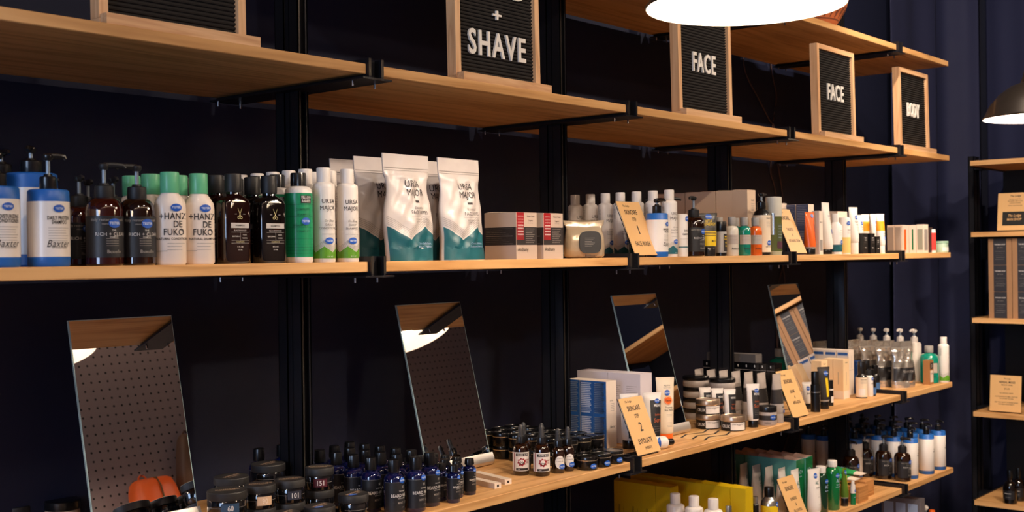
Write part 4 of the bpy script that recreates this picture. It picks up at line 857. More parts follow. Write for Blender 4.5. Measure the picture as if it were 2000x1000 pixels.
def sjar(root, t):
    tp = M_('taupe_tube', '#a89c94', .4)
    secs = [(0, .033, .033), (.002, .0345, .0345), (.0240, .0345, .0345), (.0242, .0345, .0345), (.034, .0345, .0345)] 
    jar(root, .044, .0355, .0125, tp, BLACKP, (), ())
kind('taupe_jar', 'scrub_jar', 'jar', sjar, 0)
kind('anthony_jar', 'scrub_jar', 'jar', jar, .030, .060, .0175, M_('taupe_jar_body', '#a79b95', .4), BLACKP, [(-.040, .042, .0125+.004, .032, INK)], [T('Anthony', .0, .0095, .0070, INK, .8, .01)]+[], (.018, .026))
kind('pale_jar', 'cream_jar', 'jar', jar, .030, .048, .010, M_('pale_green_jar', '#a9c2ae', .3, coat=.5), M_('sage_lid', '#8fb09c', .4), [(-.03, .03, .006, .022, PAPER)], [T('balm', 0, .030, .007, DGRN)])
# ---- other bottles ----
def simple(root, r, h, sh, rn, zn, m, capr, caph, capm, panels=(), texts=(), stk=None, rib=False, q=1):
    s = [(z, a, b_*q) for z, a, b_ in rnd(r, h, sh, rn, zn)]
    mk(root, s, m, cap=(zn-.003, capr, caph, capm, rib), panels=panels, texts=texts, stk=stk)
for k, lm in (('anth_clear', CLEARL), ('anth_teal', TEALL), ('anth_orange', ORGL)):
    kind(k, 'wash_bottle', 'bottle', simple, .0205, .092, .016, .009, .096, lm, .0120, .026, GREYP, [(-.020, .020, .035, .064, M_('taupe_label', '#b3a59a', .5))]+[(-.014, .014, z, z+.0006, GREYI) for z in (.058, .054, .05, .046, .042)], [T('Anthony', .006, .022, .0085, INK, .8, .02)])
kind('big_green', 'wash_bottle', 'bottle', simple, .037, .118, .022, .014, .124, TEALL, .0165, .026, GREYP, [(-.030, .030, .042, .080, M_('taupe_label', '#b3a59a', .5))], [T('Anthony', .006, .028, .010, INK, .8, .02)])
kind('cleanser', 'wash_bottle', 'bottle', simple, .0175, .122, .004, None, .122, WHITE, .015, .001, WHITE, [(-.020, .022, .026, .029, TEAL), (-.014, .016, .05, .0506, GREYI)], [T('DAILY', .006, .074, .0075, INK, .8, .03), T('CLEANSER', .004, .064, .0068, INK, .7, .03)], (.008, .108, .008, .007))
def simple2(root, secs, bm, cap, panels, texts, stk, pump=None): mk(root, secs, bm, cap=cap, panels=panels, texts=texts, stk=stk, pump=pump)
kind('mcz', 'gel_bottle', 'bottle', simple2, [(0, .0155, .0155), (.010, .0158, .0158), (.0102, .0162, .0162), (.072, .0162, .0162), (.074, .015, .015)], [BLACKP, GREYP, GREYP, GREYP], (.0735, .0160, .030, BLACKP), [(.002, .020, .014, .066, INK)], [T('MAX', .011, .058, .0065, YEL, .8, .03), T('POWER', .011, .050, .0055, YEL, .8, .03), T('GEL', .011, .040, .006, YEL, .8, .03), T('OIL', .011, .030, .006, YEL, .8, .03)], None)
kind('cream_pump', 'pump_bottle', 'bottle', simple2, [(0, .0265, .0265), (.010, .0275, .0275), (.0102, .0280, .0280), (.128, .0280, .0280), (.1282, .0275, .0275), (.140, .023, .023), (.148, .013, .013), (.150, .0125, .0125)], [BLACKP, CREAM, CREAM, CREAM, BLACKP, BLACKP, BLACKP], None, [(.0, .018, z, z+.0006, GREYI) for z in (.108, .104, .10, .094, .09)], [T('FACE', .008, .118, .007, INK), T('eight ounces', .008, .028, .0045, INK)], (.010, .040, .009, .008), (.149, .0145, .022, .026, BLACKP, .026))
kind('olive', 'serum_bottle', 'bottle', simple2, [(0, .0225, .0225), (.012, .024, .024), (.118, .024, .024), (.1185, .0242, .0242), (.176, .0242, .0242), (.178, .022, .022)], [M_('clear_base', '#a8a68a', .2, coat=1), OLIVE, FROST, FROST, FROST], None, [(-.004, .026, .020, .096, M_('dark_olive_print', '#454d2a', .5)), (-.004, .026, .020, .042, M_('plum_print', '#7a3b62', .5))]+[(0, .018, z, z+.0008, PALEB) for z in (.088, .08, .07, .062, .054)]+[(-.022, -.010, .062, .128, SILVC)], [], None)
kind('white_dropper', 'lotion_bottle', 'bottle', simple2, [(0, .021, .021), (.008, .0215, .0215), (.0082, .022, .022), (.032, .022, .022), (.0322, .022, .022), (.095, .022, .022), (.106, .0135, .0135), (.108, .0125, .0125)], [WHITE, TEAL, TEAL, TEAL, WHITE, WHITE, WHITE], (.107, .0125, .030, WHITE), [(.002, .016, z, z+.0006, GREYI) for z in (.072, .068, .064)], [T('sea', .010, .080, .006, INK)], (.014, .040, .008, .008))
kind('yellow_bottom', 'lotion_bottle', 'bottle', simple2, [(0, .0215, .0215), (.004, .0225, .0225), (.060, .0225, .0225), (.0602, .0225, .0225), (.125, .0225, .0225), (.130, .020, .020), (.132, .012, .012)], [WHITE, M_('pale_yellow_print', '#e8c878', .45), WHITE, WHITE, WHITE, WHITE], None, [(.0, .016, z, z+.0008, GREYI) for z in (.078, .074)], [T('SUN', .008, .086, .007, INK)], (.006, .110, .009, .007))
kind('red_tube', 'lip_balm', 'tube', simple2, [(0, .0125, .0125), (.010, .013, .013), (.0102, .0132, .0132), (.082, .0132, .0132), (.0822, .012, .012), (.096, .0115, .0115)], [WHITE, WHITE, M_('red_print', '#cf3a34', .4), WHITE, WHITE], None, [], [], None)
kind('silver_can', 'spray_bottle', 'bottle', simple2, [(0, .027, .027), (.100, .027, .027), (.1002, .0272, .0272), (.112, .025, .025), (.122, .018, .018), (.126, .0135, .0135), (.128, .013, .013)], [YEL, SILVC, SILVC, SILVC, SILVC, SILVC], (.127, .0150, .030, BLACKP), [], [], (.012, .104, .008, .008))
kind('white_round', 'lotion_bottle', 'bottle', simple, .0235, .120, .006, .012, .124, WHITE, .0135, .026, WHITE, [(-.014, .010, z, z+.0008, GREYI) for z in (.10, .096, .092, .07, .06)], [T('LOTION', 0, .083, .007, INK)])
kind('chrome_small', 'lip_balm', 'tube', simple, .011, .118, .004, .009, .122, BLACKP, .0095, .022, SILVC, [], [], None, True)
kind('green_tall', 'wash_bottle', 'bottle', simple, .0250, .150, .024, .012, .154, M_('emerald_glass', '#0a6a34', .1, coat=1), .0165, .022, WHITE, [], [T('AC', .006, .104, .017, PALEB, .7, .02), T('acne', .006, .091, .009, PALEB), T('control', .006, .083, .007, PALEB)], (.004, .122, .009, .008))
kind('green_dark', 'wash_bottle', 'bottle', simple, .0235, .142, .022, .012, .146, M_('forest_glass', '#06301c', .1, coat=1), .0170, .022, WHITE, [], [T('AC', .010, .096, .017, PALEB, .7, .02), T('acne', .010, .083, .009, PALEB)], (.010, .115, .009, .008))
kind('small_green', 'serum_bottle', 'bottle', simple2, [(0, .0105, .0105), (.046, .0105, .0105), (.0462, .0105, .0105), (.080, .009, .009)], [DGRN, WHITE, WHITE], (.079, .0065, .014, WHITE), [(-.008, .010, .03, .031, PALEB)], [], (.0, .056, .006, .006))
kind('black_bottle', 'serum_bottle', 'bottle', simple2, [(0, .0165, .0165), (.066, .0165, .0165), (.0662, .017, .017), (.070, .017, .017), (.0702, .0165, .0165), (.094, .016, .016)], [BLACKP, SILVC, SILVC, BLACKP, BLACKP], (.0935, .0135, .045, BLACKP), [(-.004, .012, z, z+.0008, GREYI) for z in (.05, .044, .03)], [T('POST', .004, .056, .006, GREYI)], None)
kind('black_small', 'serum_bottle', 'bottle', simple2, [(0, .0125, .0125), (.055, .0125, .0125), (.0552, .013, .013), (.061, .013, .013), (.0612, .0125, .0125), (.066, .0125, .0125)], [BLACKP, PAPER, PAPER, BLACKP, BLACKP], (.0655, .0115, .026, BLACKP), [(-.010, .004, .012, .034, PAPER)], [], None)
kind('cream_spray', 'spray_bottle', 'bottle', simple2, [(0, .0185, .0185), (.004, .019, .019), (.006, .0195, .0195), (.070, .0195, .0195), (.0702, .019, .019), (.080, .0115, .0115), (.084, .011, .011)], [BLACKP, CREAM, CREAM, BLACKP, BLACKP, BLACKP], (.083, .0125, .040, BLACKP), [(-.018, .004, .010, .032, PAPER)]+[(-.012, .010, z, z+.0006, GREYI) for z in (.058, .054, .05)], [T('FACE MIST', 0, .063, .0045, INK)], None)
kind('white_spray', 'spray_bottle', 'bottle', simple, .0165, .080, .006, .009, .083, WHITE, .0105, .018, MATB, [], [T('tonic', .004, .050, .006, INK)], (.006, .068, .007, .006))
kind('black_tiny', 'serum_bottle', 'bottle', simple, .0175, .062, .012, .009, .066, BLACKP, .0115, .030, BLACKP, [(-.020, .022, .006, .030, M_('steel_blue_label', '#3a6396', .5))], [])
kind('white_lotion_pump', 'pump_bottle', 'bottle', simple2, [(0, .0205, .0205), (.003, .0215, .0215), (.118, .0215, .0215), (.123, .018, .018), (.124, .012, .012)], WHITE, None, [(-.010, .012, z, z+.0006, GREYI) for z in (.09, .084, .078)], [], None, (.1235, .0115, .016, .022, WHITE, .018))
# beard wash, oils
def beard(root, r, h, htop, w, test, small):
    rn = .0098 if not small else .0085; secs = rnd(r, h, .014*(r/.022), rn, h+.006)
    L1 = h-.0165*(r/.022); s = r/.022
    hrn = []
    mk(root, secs, COBALT, cap=(h+.0035, rn*1.33, htop-h-.0035, BLACKP, small, None, 'cap', .92), panels=[(-r*1.5, r*1.5, .009, L1, LBLK), (-r*1.5, r*1.5, L1, L1+.0005, GREYI), (.0075*s, .0083*s, L1-.013*s, L1-.007*s, WINK), (.0105*s, .0113*s, L1-.013*s, L1-.007*s, WINK), (.0075*s, .0113*s, L1-.0106*s, L1-.0098*s, WINK)],
       texts=[T('THE RUGGED', .008*s, L1-.0185*s, .0032*s, WINK, .85, .02), T(w, .0055*s, L1-.0275*s, .0092*s, WINK, .78, .03), T('CLEAN & SOFT', .006*s, L1-.0335*s, .003*s, WINK, .9), T('MINT ICE', .008*s, L1-.043*s, .0068*s, GREYI, .8, .01), T('4 OZ', .010*s, L1-.053*s, .003*s, GREYI)], stk=(.0085*s, L1+.0035*s, .0082*s, .0060*s) if test else None, seg=32)
kind('beard', 'beard_wash_bottle', 'bottle', beard, .0222, .087, .117, 'BEARD WASH', False, False); kind('beard_t', 'beard_wash_bottle', 'bottle', beard, .0222, .087, .117, 'BEARD WASH', True, False)
kind('beard_s', 'beard_oil_bottle', 'bottle', beard, .0150, .066, .083, 'BEARD OIL', True, True)
def dropper(root, r, h, htop, style):
    secs = rnd(r, h, .016*(r/.02), .0088, h+.005)
    def ex(root, mp, mp2):
        b = Mb(); L0, L1 = .012, h-.019
        if style == 1:
            b.patch(-r*1.45, r*1.45, L0, L1, mp, PAPER, 16); c = .0055; zc = (L0+L1)/2-.001
            b.patch(-.010, .022, L1-.010, L1-.003, mp2, INK, 6); b.text('BEARD BLVD', c+.002, L1-.0062, .0058, bodymap(secs, .0013), WINK, .75, .02)
            b.patch(-.010, .022, L0+.0015, L0+.0075, mp2, INK, 6); b.text('OIL', -.002, L0+.0045, .004, bodymap(secs, .0013), WINK)
            b.disk(c-.001, zc, .0088, .0088, mp2, RED, 20)
            for i in range(8): a = 2*pi*i/8+.2; b.disk(c-.001+.0093*cos(a), zc+.0093*sin(a), .0016, .0016, bodymap(secs, .0010), RED, 8)
            # bearded face roundel
            m3 = bodymap(secs, .0013); m4 = bodymap(secs, .0016); b.disk(c-.001, zc+.0006, .0060, .0062, m3, PAPER, 16); b.poly([(c-.0065, zc+.001), (c-.0055, zc-.0035), (c-.001, zc-.0068), (c+.0035, zc-.0035), (c+.0045, zc+.001), (c+.0015, zc-.0012), (c-.001, zc-.0004), (c-.0035, zc-.0012)], m4, INK)
            for s in (-1, 1): b.disk(c-.001+s*.0022, zc+.0022, .0011, .0008, m4, INK, 8)
            b.text('BEARD', .0185, zc+.005, .005, mp2, RED, .8, .03); b.text('OIL', .0195, zc-.001, .0055, mp2, RED, .8, .03); b.patch(-.0165, -.0145, L0+.001, L1-.001, mp2, RED, 1)
        elif style == 2:
            b.disk(.005, (L0+L1)/2, .0125, (L1-L0)/2, mp, PAPER, 28)
            b.text('The Best Co.', .005, (L0+L1)/2+.010, .0040, mp2, GREYI); b.text('LOVE OF', .005, (L0+L1)/2+.002, .0040, mp2, INK); b.text('OIL', .005, (L0+L1)/2-.006, .0045, mp2, GREYI)
        else:
            b.patch(-r*1.2, r*1.2, L0, L1, mp, LBLK, 10); b.patch(-.008, .010, (L0+L1)/2, (L0+L1)/2+.0015, mp2, GREYI, 4); b.patch(-.006, .008, L0+.008, L0+.009, mp2, GREYI, 4)
        b.build('label', root, smooth=60)
    mk(root, secs, AMBD, cap=(h+.003, .0115, .0155, BLACKP, True), stk=((.011, .0175, .0085, .0065) if style in (2, 4) else None), extra=ex, seg=32)
    z = h+.018; b = Mb(); b.loft([(z, .0075, .0075), (z+.004, .0072, .0072), (z+.012, .0062, .0062), (z+.020, .0068, .0068), (z+.026, .0056, .0056), (z+.030, .0028, .0028)], M_('rubber_bulb', '#2b2b2d', .5), 16); b.build('dropper_bulb', root)
kind('drop1', 'dropper_bottle', 'bottle', dropper, .0205, .078, .126, 1); kind('drop2', 'dropper_bottle', 'bottle', dropper, .0165, .064, .11, 2); kind('drop3', 'dropper_bottle', 'bottle', dropper, .0185, .074, .12, 3)
kind('oil_dark', 'oil_bottle', 'bottle', simple, .030, .100, .030, .010, .118, M_('black_glass', '#0a0606', .07, coat=1), .0125, .035, BLACKP, [(-.030, .030, .02, .06, LBLK), (-.018, .014, .046, .048, WINK), (-.012, .012, .03, .031, GREYI)], [])
kind('zigzag', 'patterned_mat', 'mat', lambda root: None)
def zig(root):
    w, d = .19, .125; b = Mb(); b.box(-w/2, w/2, -d/2, d/2, 0, .0008, KRAFTL)
    for row in range(3):
        y0 = -d/2+.012+row*.040; n = 3; xs = [-w/2+w*i/n for i in range(n+1)]
        for i in range(n):
            za = y0+(.0 if i % 2 == 0 else .022); zb = y0+(.022 if i % 2 == 0 else .0); t = .0075
            b.add([(xs[i], za, .0012), (xs[i+1], zb, .0012), (xs[i+1], zb+t, .0012), (xs[i], za+t, .0012)], [(0, 1, 2, 3)], INK)
    b.build('patterned_mat', root, smooth=0)
kind('zigzag', 'patterned_mat', 'mat', zig)
def tray(root):
    w, d, h = .078, .150, .058; b = Mb(); b.box(-w/2, w/2, -d/2, d/2, 0, h, BOXW); b.build('wooden_block', root, smooth=0)
kind('tray', 'wooden_block', 'block', tray)
def leantube(root):
    b = Mb(); secs = [(0, .026, .0015), (.03, .026, .008), (.08, .025, .015), (.125, .024, .020), (.130, .02, .018)]; b.loft(secs, [CARTW, BGRN, BGRN, BGRN], 24)
    b.build('body', root); b = Mb(); mp = lambda x, z: (x, -.0045-.0012*(z/.01), z); b.text('AC', 0, .085, .018, lambda x, z: (x, -.0170, z), PALEB, .8, .02); b.text('acne', 0, .07, .01, lambda x, z: (x, -.0160, z), PALEB); b.build('lettering', root)
    capcyl(root, .1295, .021, .020, WHITE)
kind('leantube', 'squeeze_tube', 'tube', leantube)

kind('dark_block', 'carton_box', 'box', carton, .052, .060, .147, M_('deep_black_carton', '#121013', .5), (), [(.018, .024, .02, .10, ORANGE)])
kind('display_box', 'carton_box', 'box', carton, .050, .160, .270, M_('dim_grey_carton', '#6a6468', .55), (), [(-.07, -.03, .20, .25, PALEB), (-.02, .02, .20, .25, PALEB), (.03, .07, .20, .25, PALEB)])
kind('orange_low', 'lotion_bottle', 'bottle', simple, .020, .170, .010, .010, .174, ORANGE, .012, .030, ORANGE, [], [])
ROT.update({'baxter': -8, 'baxter_c': -8, 'baxter_big': -8, 'rich': -18, 'rich_d': -18, 'hanz': -24, 'hanz_c': -24, 'fellow': -38, 'ursa_c': -42, 'ursa_s': -42, 'ursa_f': -32, 'ursa_p': -30, 'ursa_t': -32,
    'cleanser': -25, 'anth_clear': -45, 'anth_teal': -45, 'anth_orange': -45, 'mcz': -40, 'cream_pump': -28, 'yellow_bottom': -35, 'white_dropper': -35, 'vita': -45, 'menaji': -42, 'menaji_t': -42, 'menaji_s': -42, 'menaji_st': -42,
    'yesto': -45, 'ac_tube_t': -20, 'jar60': -43, 'jar90': -41, 'jar101': -40, 'jar151': -58, 'drop1': -50, 'drop2': -52, 'tin_t': -28, 'anthony_jar': -60, 'big_green': -60, 'cream_spray': -40, 'green_tall': -28, 'green_dark': -34,
    'dark_pump': -20, 'wipepack': -40, 'olive': -30, 'crux': -48, 'orange_tube': -15, 'yellow_black_tube': -35, 'silver_can': -20, 'small_white_tube': -40, 'white_spray': -30, 'tube_white': -15, 'tube_or_band': -20, 'beard': -14, 'beard_t': -14, 'beard_s': -14})
# ---------------- bottle shelf at eye level ----------------
Z2 = ZS[2]; Z3 = ZS[3]; Z4 = ZS[4]; Z5 = ZS[5]
def p2(k, u, y, label, group=None, **kw): return put(k, xa(u, y, Z2), y, Z2, label, group, **kw)
BS = 'bottles on the eye-level shelf'
p2('baxter', 96, 1.826, 'white pump bottle with blue ends, Daily Protein Shampoo, front row left end', BS, pump=radians(165))
p2('baxter_c', -3, 1.826, 'white pump bottle with blue ends cut off by the left edge', BS, pump=radians(20))
x = xa(92, 1.915, Z2); put('baxter_big', x-.018, 1.932, Z2, 'larger blue topped white pump bottle right behind the protein shampoo', BS, pump=radians(60))
put('baxter_big', xa(12, 1.925, Z2)-.05, 1.930, Z2, 'larger blue topped white pump bottle behind the one at the left edge', BS, pump=radians(-20))
put('baxter_big', x-.022, 2.03, Z2, 'larger blue topped white pump bottle at the back near the left end', BS, pump=radians(100))
pd = [radians(180), radians(0)]
for (k, u, pa, nm) in (('rich', 205, 175, 'left'), ('rich_d', 276, 5, 'right')):
    x = xa(u, 1.824, Z2)
    for i in range(3):
        put(k, x+(.002*(i > 0) if nm == 'left' else -.007+.005*(i > 0)), 1.824+.085*i, Z2, f'amber pump bottle with charcoal label, {ORD[i]} in the {nm} of two rows', 'amber pump bottles on the eye-level shelf', pump=radians(pa if i == 0 else 90), scale=1 if i == 0 else .9)
for (k, u, nm) in (('hanz_c', 334, 'left'), ('hanz', 391, 'right')):
    column(k, xa(u, 1.810, Z2), 1.810, Z2, 3, .062, 'cream shampoo bottle with mint green cap', f'the {nm} mint capped row', 'mint capped shampoo bottles')
for (k, u, nm) in (('flask', 457, 'left'), ('flask_d', 528, 'right')):
    column(k, xa(u, 1.803, Z2), 1.803, Z2, 6, .052, 'dark flat flask with scissors emblem', f'the {nm} flask row', 'dark scissors flasks')
column('fellow', xa(584, 1.812, Z2), 1.812, Z2, 3, .064, 'green shampoo bottle with ribbed black cap', 'the single green row', 'green shampoo bottles')
column('ursa_c', xa(633, 1.806, Z2), 1.806, Z2, 8, .0535, 'slim white bottle with lime mountain band', 'the left lime banded row', 'slim lime banded bottles')
column('ursa_s', xa(679, 1.806, Z2), 1.806, Z2, 4, .0535, 'slim white bottle with lime mountain band', 'the right lime banded row', 'slim lime banded bottles')
for i, (k, dy) in enumerate((('pouch', 0), ('pouch2', .092), ('pouch', .18))):
    put(k, xa(800, 1.822, Z2)+.004*i, 1.822+dy, Z2, f'white and teal face wipes pouch, {ORD[i]} of the left stack', 'face wipes pouches', rz=radians((0, -3, 2)[i]))
for i, (k, dy) in enumerate((('pouch2', 0), ('pouch', .088))):
    put(k, xa(903, 1.822, Z2)-.002*i, 1.822+dy, Z2, f'white and teal face wipes pouch, {ORD[i]} of the right stack', 'face wipes pouches', rz=radians((1, -4)[i]))
put('anthony', xa(1010, 1.79, Z2)+.039, 1.842, Z2, 'beige carton with red strip and black band, left of two', 'beige cartons with red strips')
put('anthony', xa(1063, 1.79, Z2)+.039, 1.842, Z2, 'beige carton with red strip and black band, right of two', 'beige cartons with red strips')
p2('wipepack', 1141, 1.828, 'champagne wipes pack with black lid beside the beige cartons', scale=.93)
UG = 'slim teal banded face wash bottles'
x = 2.82; put('ursa_f', x, 1.806, Z2, 'slim white face wash bottle with teal band and blue tester sticker', UG)
column('ursa_f', x, 1.806, Z2, 8, .0555, 'slim white bottle with teal mountain band', 'the row behind the first card', UG, skip=1)
put('card1', 2.632+.057, 1.795, Z2, 'tan sign card reading Skincare Step 1 Face Wash')
put('baxter_face', 2.7655, 1.812, Z2, 'small white face wash pump with blue ends behind the tan card', pump=radians(90))
p2('cleanser', 1332, 1.800, 'plain white cylinder reading Daily Cleanser')
x = xa(1356, 1.815, Z2)
for i in range(3): put('rich_d', x-.004*i, 1.815+.078*i, Z2, f'amber pump wash with charcoal label near the yellow tube, {ORD[i]} in its row', 'amber pump washes in the middle bay', pump=radians((30, 170, 200)[i]))
p2('vita', 1384, 1.806, 'grey and yellow face cleanser tube standing on black cap')
p2('vita', 1377, 1.880, 'grey and yellow face cleanser tube behind the front one')
p2('mcz', 1409, 1.798, 'black capped grey gel bottle with yellow print')
for k, u, c in (('anth_clear', 1430, 'pale cream'), ('anth_teal', 1454, 'teal'), ('anth_orange', 1476, 'orange')):
    p2(k, u, 1.804, f'small {c} wash bottle with grey cap in the front row', 'small travel wash bottles')
for k, u, c in (('anth_clear', 1405, 'pale cream'), ('anth_teal', 1437, 'teal')):
    p2(k, u, 1.853, f'small {c} wash bottle with grey cap in the second row', 'small travel wash bottles')
x = xa(1462, 1.888, Z2)+.025
column('kraft_tall', x, 1.917, Z2, 6, .0600, 'tall plain beige carton', 'the row behind the travel bottles', 'tall beige cartons', jit=0)
put('cream_pump', 3.392, 1.824, Z2, 'cream pump bottle with black neck beside the olive bottle', pump=radians(200))
put('olive', 3.452, 1.812, Z2, 'olive green bottle with frosted clear cap', scale=1.06)
put('card2', 3.538+.057, 1.795, Z2, 'tan sign card reading Skincare Targeted on the fourth bay')
x = xa(1546, 1.93, Z2)+.0; q = put('dark_block', x, 1.99, Z2, 'black carton behind the Targeted card carrying a pale box'); put('speck_low', x, 1.99, Z2+.1472, 'low pale blue speckled box lying on the black carton')
column('blue_speckled', xa(1580, 1.875, Z2)+.024, 1.900, Z2, 3, .048, 'grey blue speckled carton with white front', 'the speckled row', 'grey blue speckled cartons', jit=0)
p2('orange_tube', 1582, 1.805, 'bright orange squeeze tube on black cap', scale=.95)
p2('thin_white', 1597, 1.803, 'thin white carton beside the orange tube', scale=1.05)
p2('white_tube_bk', 1613, 1.825, 'tall white squeeze tube standing on black cap')
p2('white_dropper', 1632, 1.815, 'white lotion bottle with teal wave at its base', scale=1.05)
column('big_white_box', xa(1640, 1.90, Z2)+.038, 1.94, Z2, 2, .0725, 'wide plain cream carton', 'the wide carton row', 'wide cream cartons', jit=0, scale=1.03)
p2('yellow_bottom', 1649, 1.812, 'white bottle with pale yellow lower half')
p2('tube_white', 1667, 1.810, 'white tube on white cap right of the pale yellow bottle', scale=1.06)
p2('tube_white', 1679, 1.868, 'smaller white tube right behind the black mask boxes', scale=.92)
p2('tube_or_band', 1691, 1.862, 'white tube with amber band, the left one')
p2('tube_white', 1707, 1.856, 'white tube on white cap between the two amber banded tubes', scale=.95)
p2('black_box_s', 1682, 1.802, 'small black mask box, left of three', 'small black mask boxes')
p2('black_box_s', 1696, 1.800, 'small black mask box with tester marks, middle of three', 'small black mask boxes')
p2('black_box_s', 1708, 1.802, 'small black mask box, right of three and lowest', 'small black mask boxes', scale=.85)
p2('tube_or_band', 1720, 1.808, 'white tube with amber band, the right one by the bracket')
X5 = xa(1805, 1.79, Z2)+.025
for i, (k, c) in enumerate((('slim_box_gy', 'sage grey panel'), ('slim_box_gr', 'thin green stripe'), ('slim_box_or', 'orange stripe'), ('pale_box', 'warm grey side, nearer one'), ('pale_box', 'warm grey side, backmost one'))):
    put(k, X5, 1.806+.0305*i, Z2, f'slim white carton in the right end row, {c}', 'slim white cartons of the right end bay')
put('slim_box_bk', xa(1812, 1.80, Z2)+.03, 1.822, Z2, 'dark brown carton beside the red and white stick')
p2('red_tube', 1822, 1.800, 'red and white stick near the right end of the shelf')
p2('pale_jar', 1838, 1.812, 'small pale green jar at the right end of the shelf', scale=1.0)

# ---------------- mirror shelf ----------------
def top(k, u, v, h, label, group=None, z0=None, z=Z3, **kw):      # placed by where its top shows
    x, y = onz(u, v, z+h); return put(k, x, y, z if z0 is None else z0, label, group, **kw)
JG = 'black pomade jars'
def stack2(ku, kl, u, v, desc, dy=0):
    x, y = onz(u, v, Z3+.094); y += dy; zz = Z3+(.0115 if abs(x-1.66) < .06 else 0)
    put(kl, x, y, zz, f'lower black jar under the {desc}', JG, rz=.3); put(ku, x, y, zz+.0475, f'upper black jar, the {desc}', JG)
stack2('jar60', 'jar_plain', 443, 957, 'jar numbered 60 on blue')
stack2('jar90', 'jar_small', 508, 945, 'jar numbered 90 on beige')
stack2('jar101', 'jar_small', 566, 935, 'jar numbered 101 on slate')
stack2('jar151', 'jar_small', 624, 922, 'jar numbered 151 on maroon')
stack2('jar_plain', 'jar_plain', 452, 930, 'unnumbered jar behind jar 60')
stack2('jar_plain', 'jar_plain', 524, 915, 'unnumbered jar behind jar 101')
for u, v, lab in ((690, 974, 'single black jar with blue tester sticker on its lid, right of three'), (624, 987, 'single black jar with blue tester sticker on its lid, middle of three'), (556, 1001, 'single black jar with blue tester sticker on its lid, left of three')):
    x, y = onz(u, v, Z3+.047); put('jar_t', x, y, Z3+(.0115 if abs(x-1.66) < .055 else 0), lab, JG)
top('cream_jar', 122, 976, .050, 'cream coloured jar with black lid at lower left corner')
x, y = onz(30, 984, Z3+.05); put('jar_small', x, y, Z3, 'dark lidded jar in the lower left corner, right one', JG); put('jar_small', x-.07, y+.02, Z3, 'dark lidded jar in the lower left corner, left one', JG)
put('jar_plain', x-.02, y+.10, Z3, 'dark lidded jar at the back of the lower left corner', JG)
BG = 'blue glass beard wash bottles'
for (x, y0, k, nm, n, st) in ((1.752, 1.826, 'beard_t', 'left', 7, .058), (1.803, 1.812, 'beard_t', 'middle', 6, .053), (1.862, 1.826, 'beard_t', 'right', 6, .053)):
    put(k, x, y0, Z3, f'blue beard wash bottle with tester sticker, front of the {nm} row', BG)
    for i in range(1, n): put('beard', x-(.009 if nm == 'left' else 0)-.001*i, y0+.006+st*i*.95, Z3, f'blue beard wash bottle, {ORD[i]} back in the {nm} row', BG)
put('beard', 1.625, 2.125, Z3+.0115, 'blue beard wash bottle alone behind the jars, the left one', BG); put('beard', 1.690, 2.125, Z3+.0115, 'blue beard wash bottle alone behind the jars, the right one', BG)
OG = 'small blue glass beard oil bottles'
for (x, y0, nm, n) in ((1.917, 1.806, 'left', 5), (1.962, 1.838, 'middle', 4), (2.003, 1.836, 'right', 4)):
    column('beard_s', x, y0, Z3, n, .038, 'small blue glass beard oil bottle', f'the {nm} oil row', OG, jit=.001)
for (a, b_, lab) in (((992, 936), (930, 921), 'slim white box lying by the silver mirror foot, the longer right one'), ((963, 942), (912, 931), 'slim white box lying by the silver mirror foot, the nearer left one')):
    xa_, ya_ = onz(*a, Z3+.012); xb, yb = onz(*b_, Z3+.012); put('white_pencil_box', (xa_+xb)/2, (ya_+yb)/2, Z3, lab, 'slim white boxes lying flat', rz=math.atan2(yb-ya_, xb-xa_)-pi/2)
DG = 'amber dropper bottles'
put('drop1', 2.262, 1.897, Z3, 'amber dropper bottle with red bearded roundel label, the left one', DG, rz=radians(-8)); put('drop1', 2.284, 1.848, Z3, 'amber dropper bottle with red bearded roundel label, the right one', DG, rz=radians(-5))
put('drop2', 2.338, 1.838, Z3, 'amber dropper bottle with white oval label, the left one', DG); put('drop2', 2.376, 1.836, Z3, 'amber dropper bottle with white oval label, the right one', DG)
put('drop3', 2.330, 1.885, Z3, 'amber dropper bottle with dark label behind the oval labels, nearer', DG); put('drop3', 2.318, 1.935, Z3, 'amber dropper bottle with dark label behind the roundel labels, farther', DG)
TG = 'black balm tins'
for x, y, nm in ((2.421, 1.808, 'left'), (2.4785, 1.806, 'middle'), (2.5365, 1.808, 'right')): put('tin_t', x, y, Z3, f'black balm tin with blue tester sticker, {nm} of the front three', TG, rz=radians(-12))
for c, x in enumerate((2.418, 2.476, 2.534)):
    for i in range(6):
        y = 1.868+.0565*i
        for h in (0, 1): put('tin', x+random.uniform(-.001, .001), y+random.uniform(-.0005, .0005), Z3+h*.0352, f'black balm tin, {"upper" if h else "lower"}, {ORD[i]} of the {("left", "middle", "right")[c]} stacked row', TG)
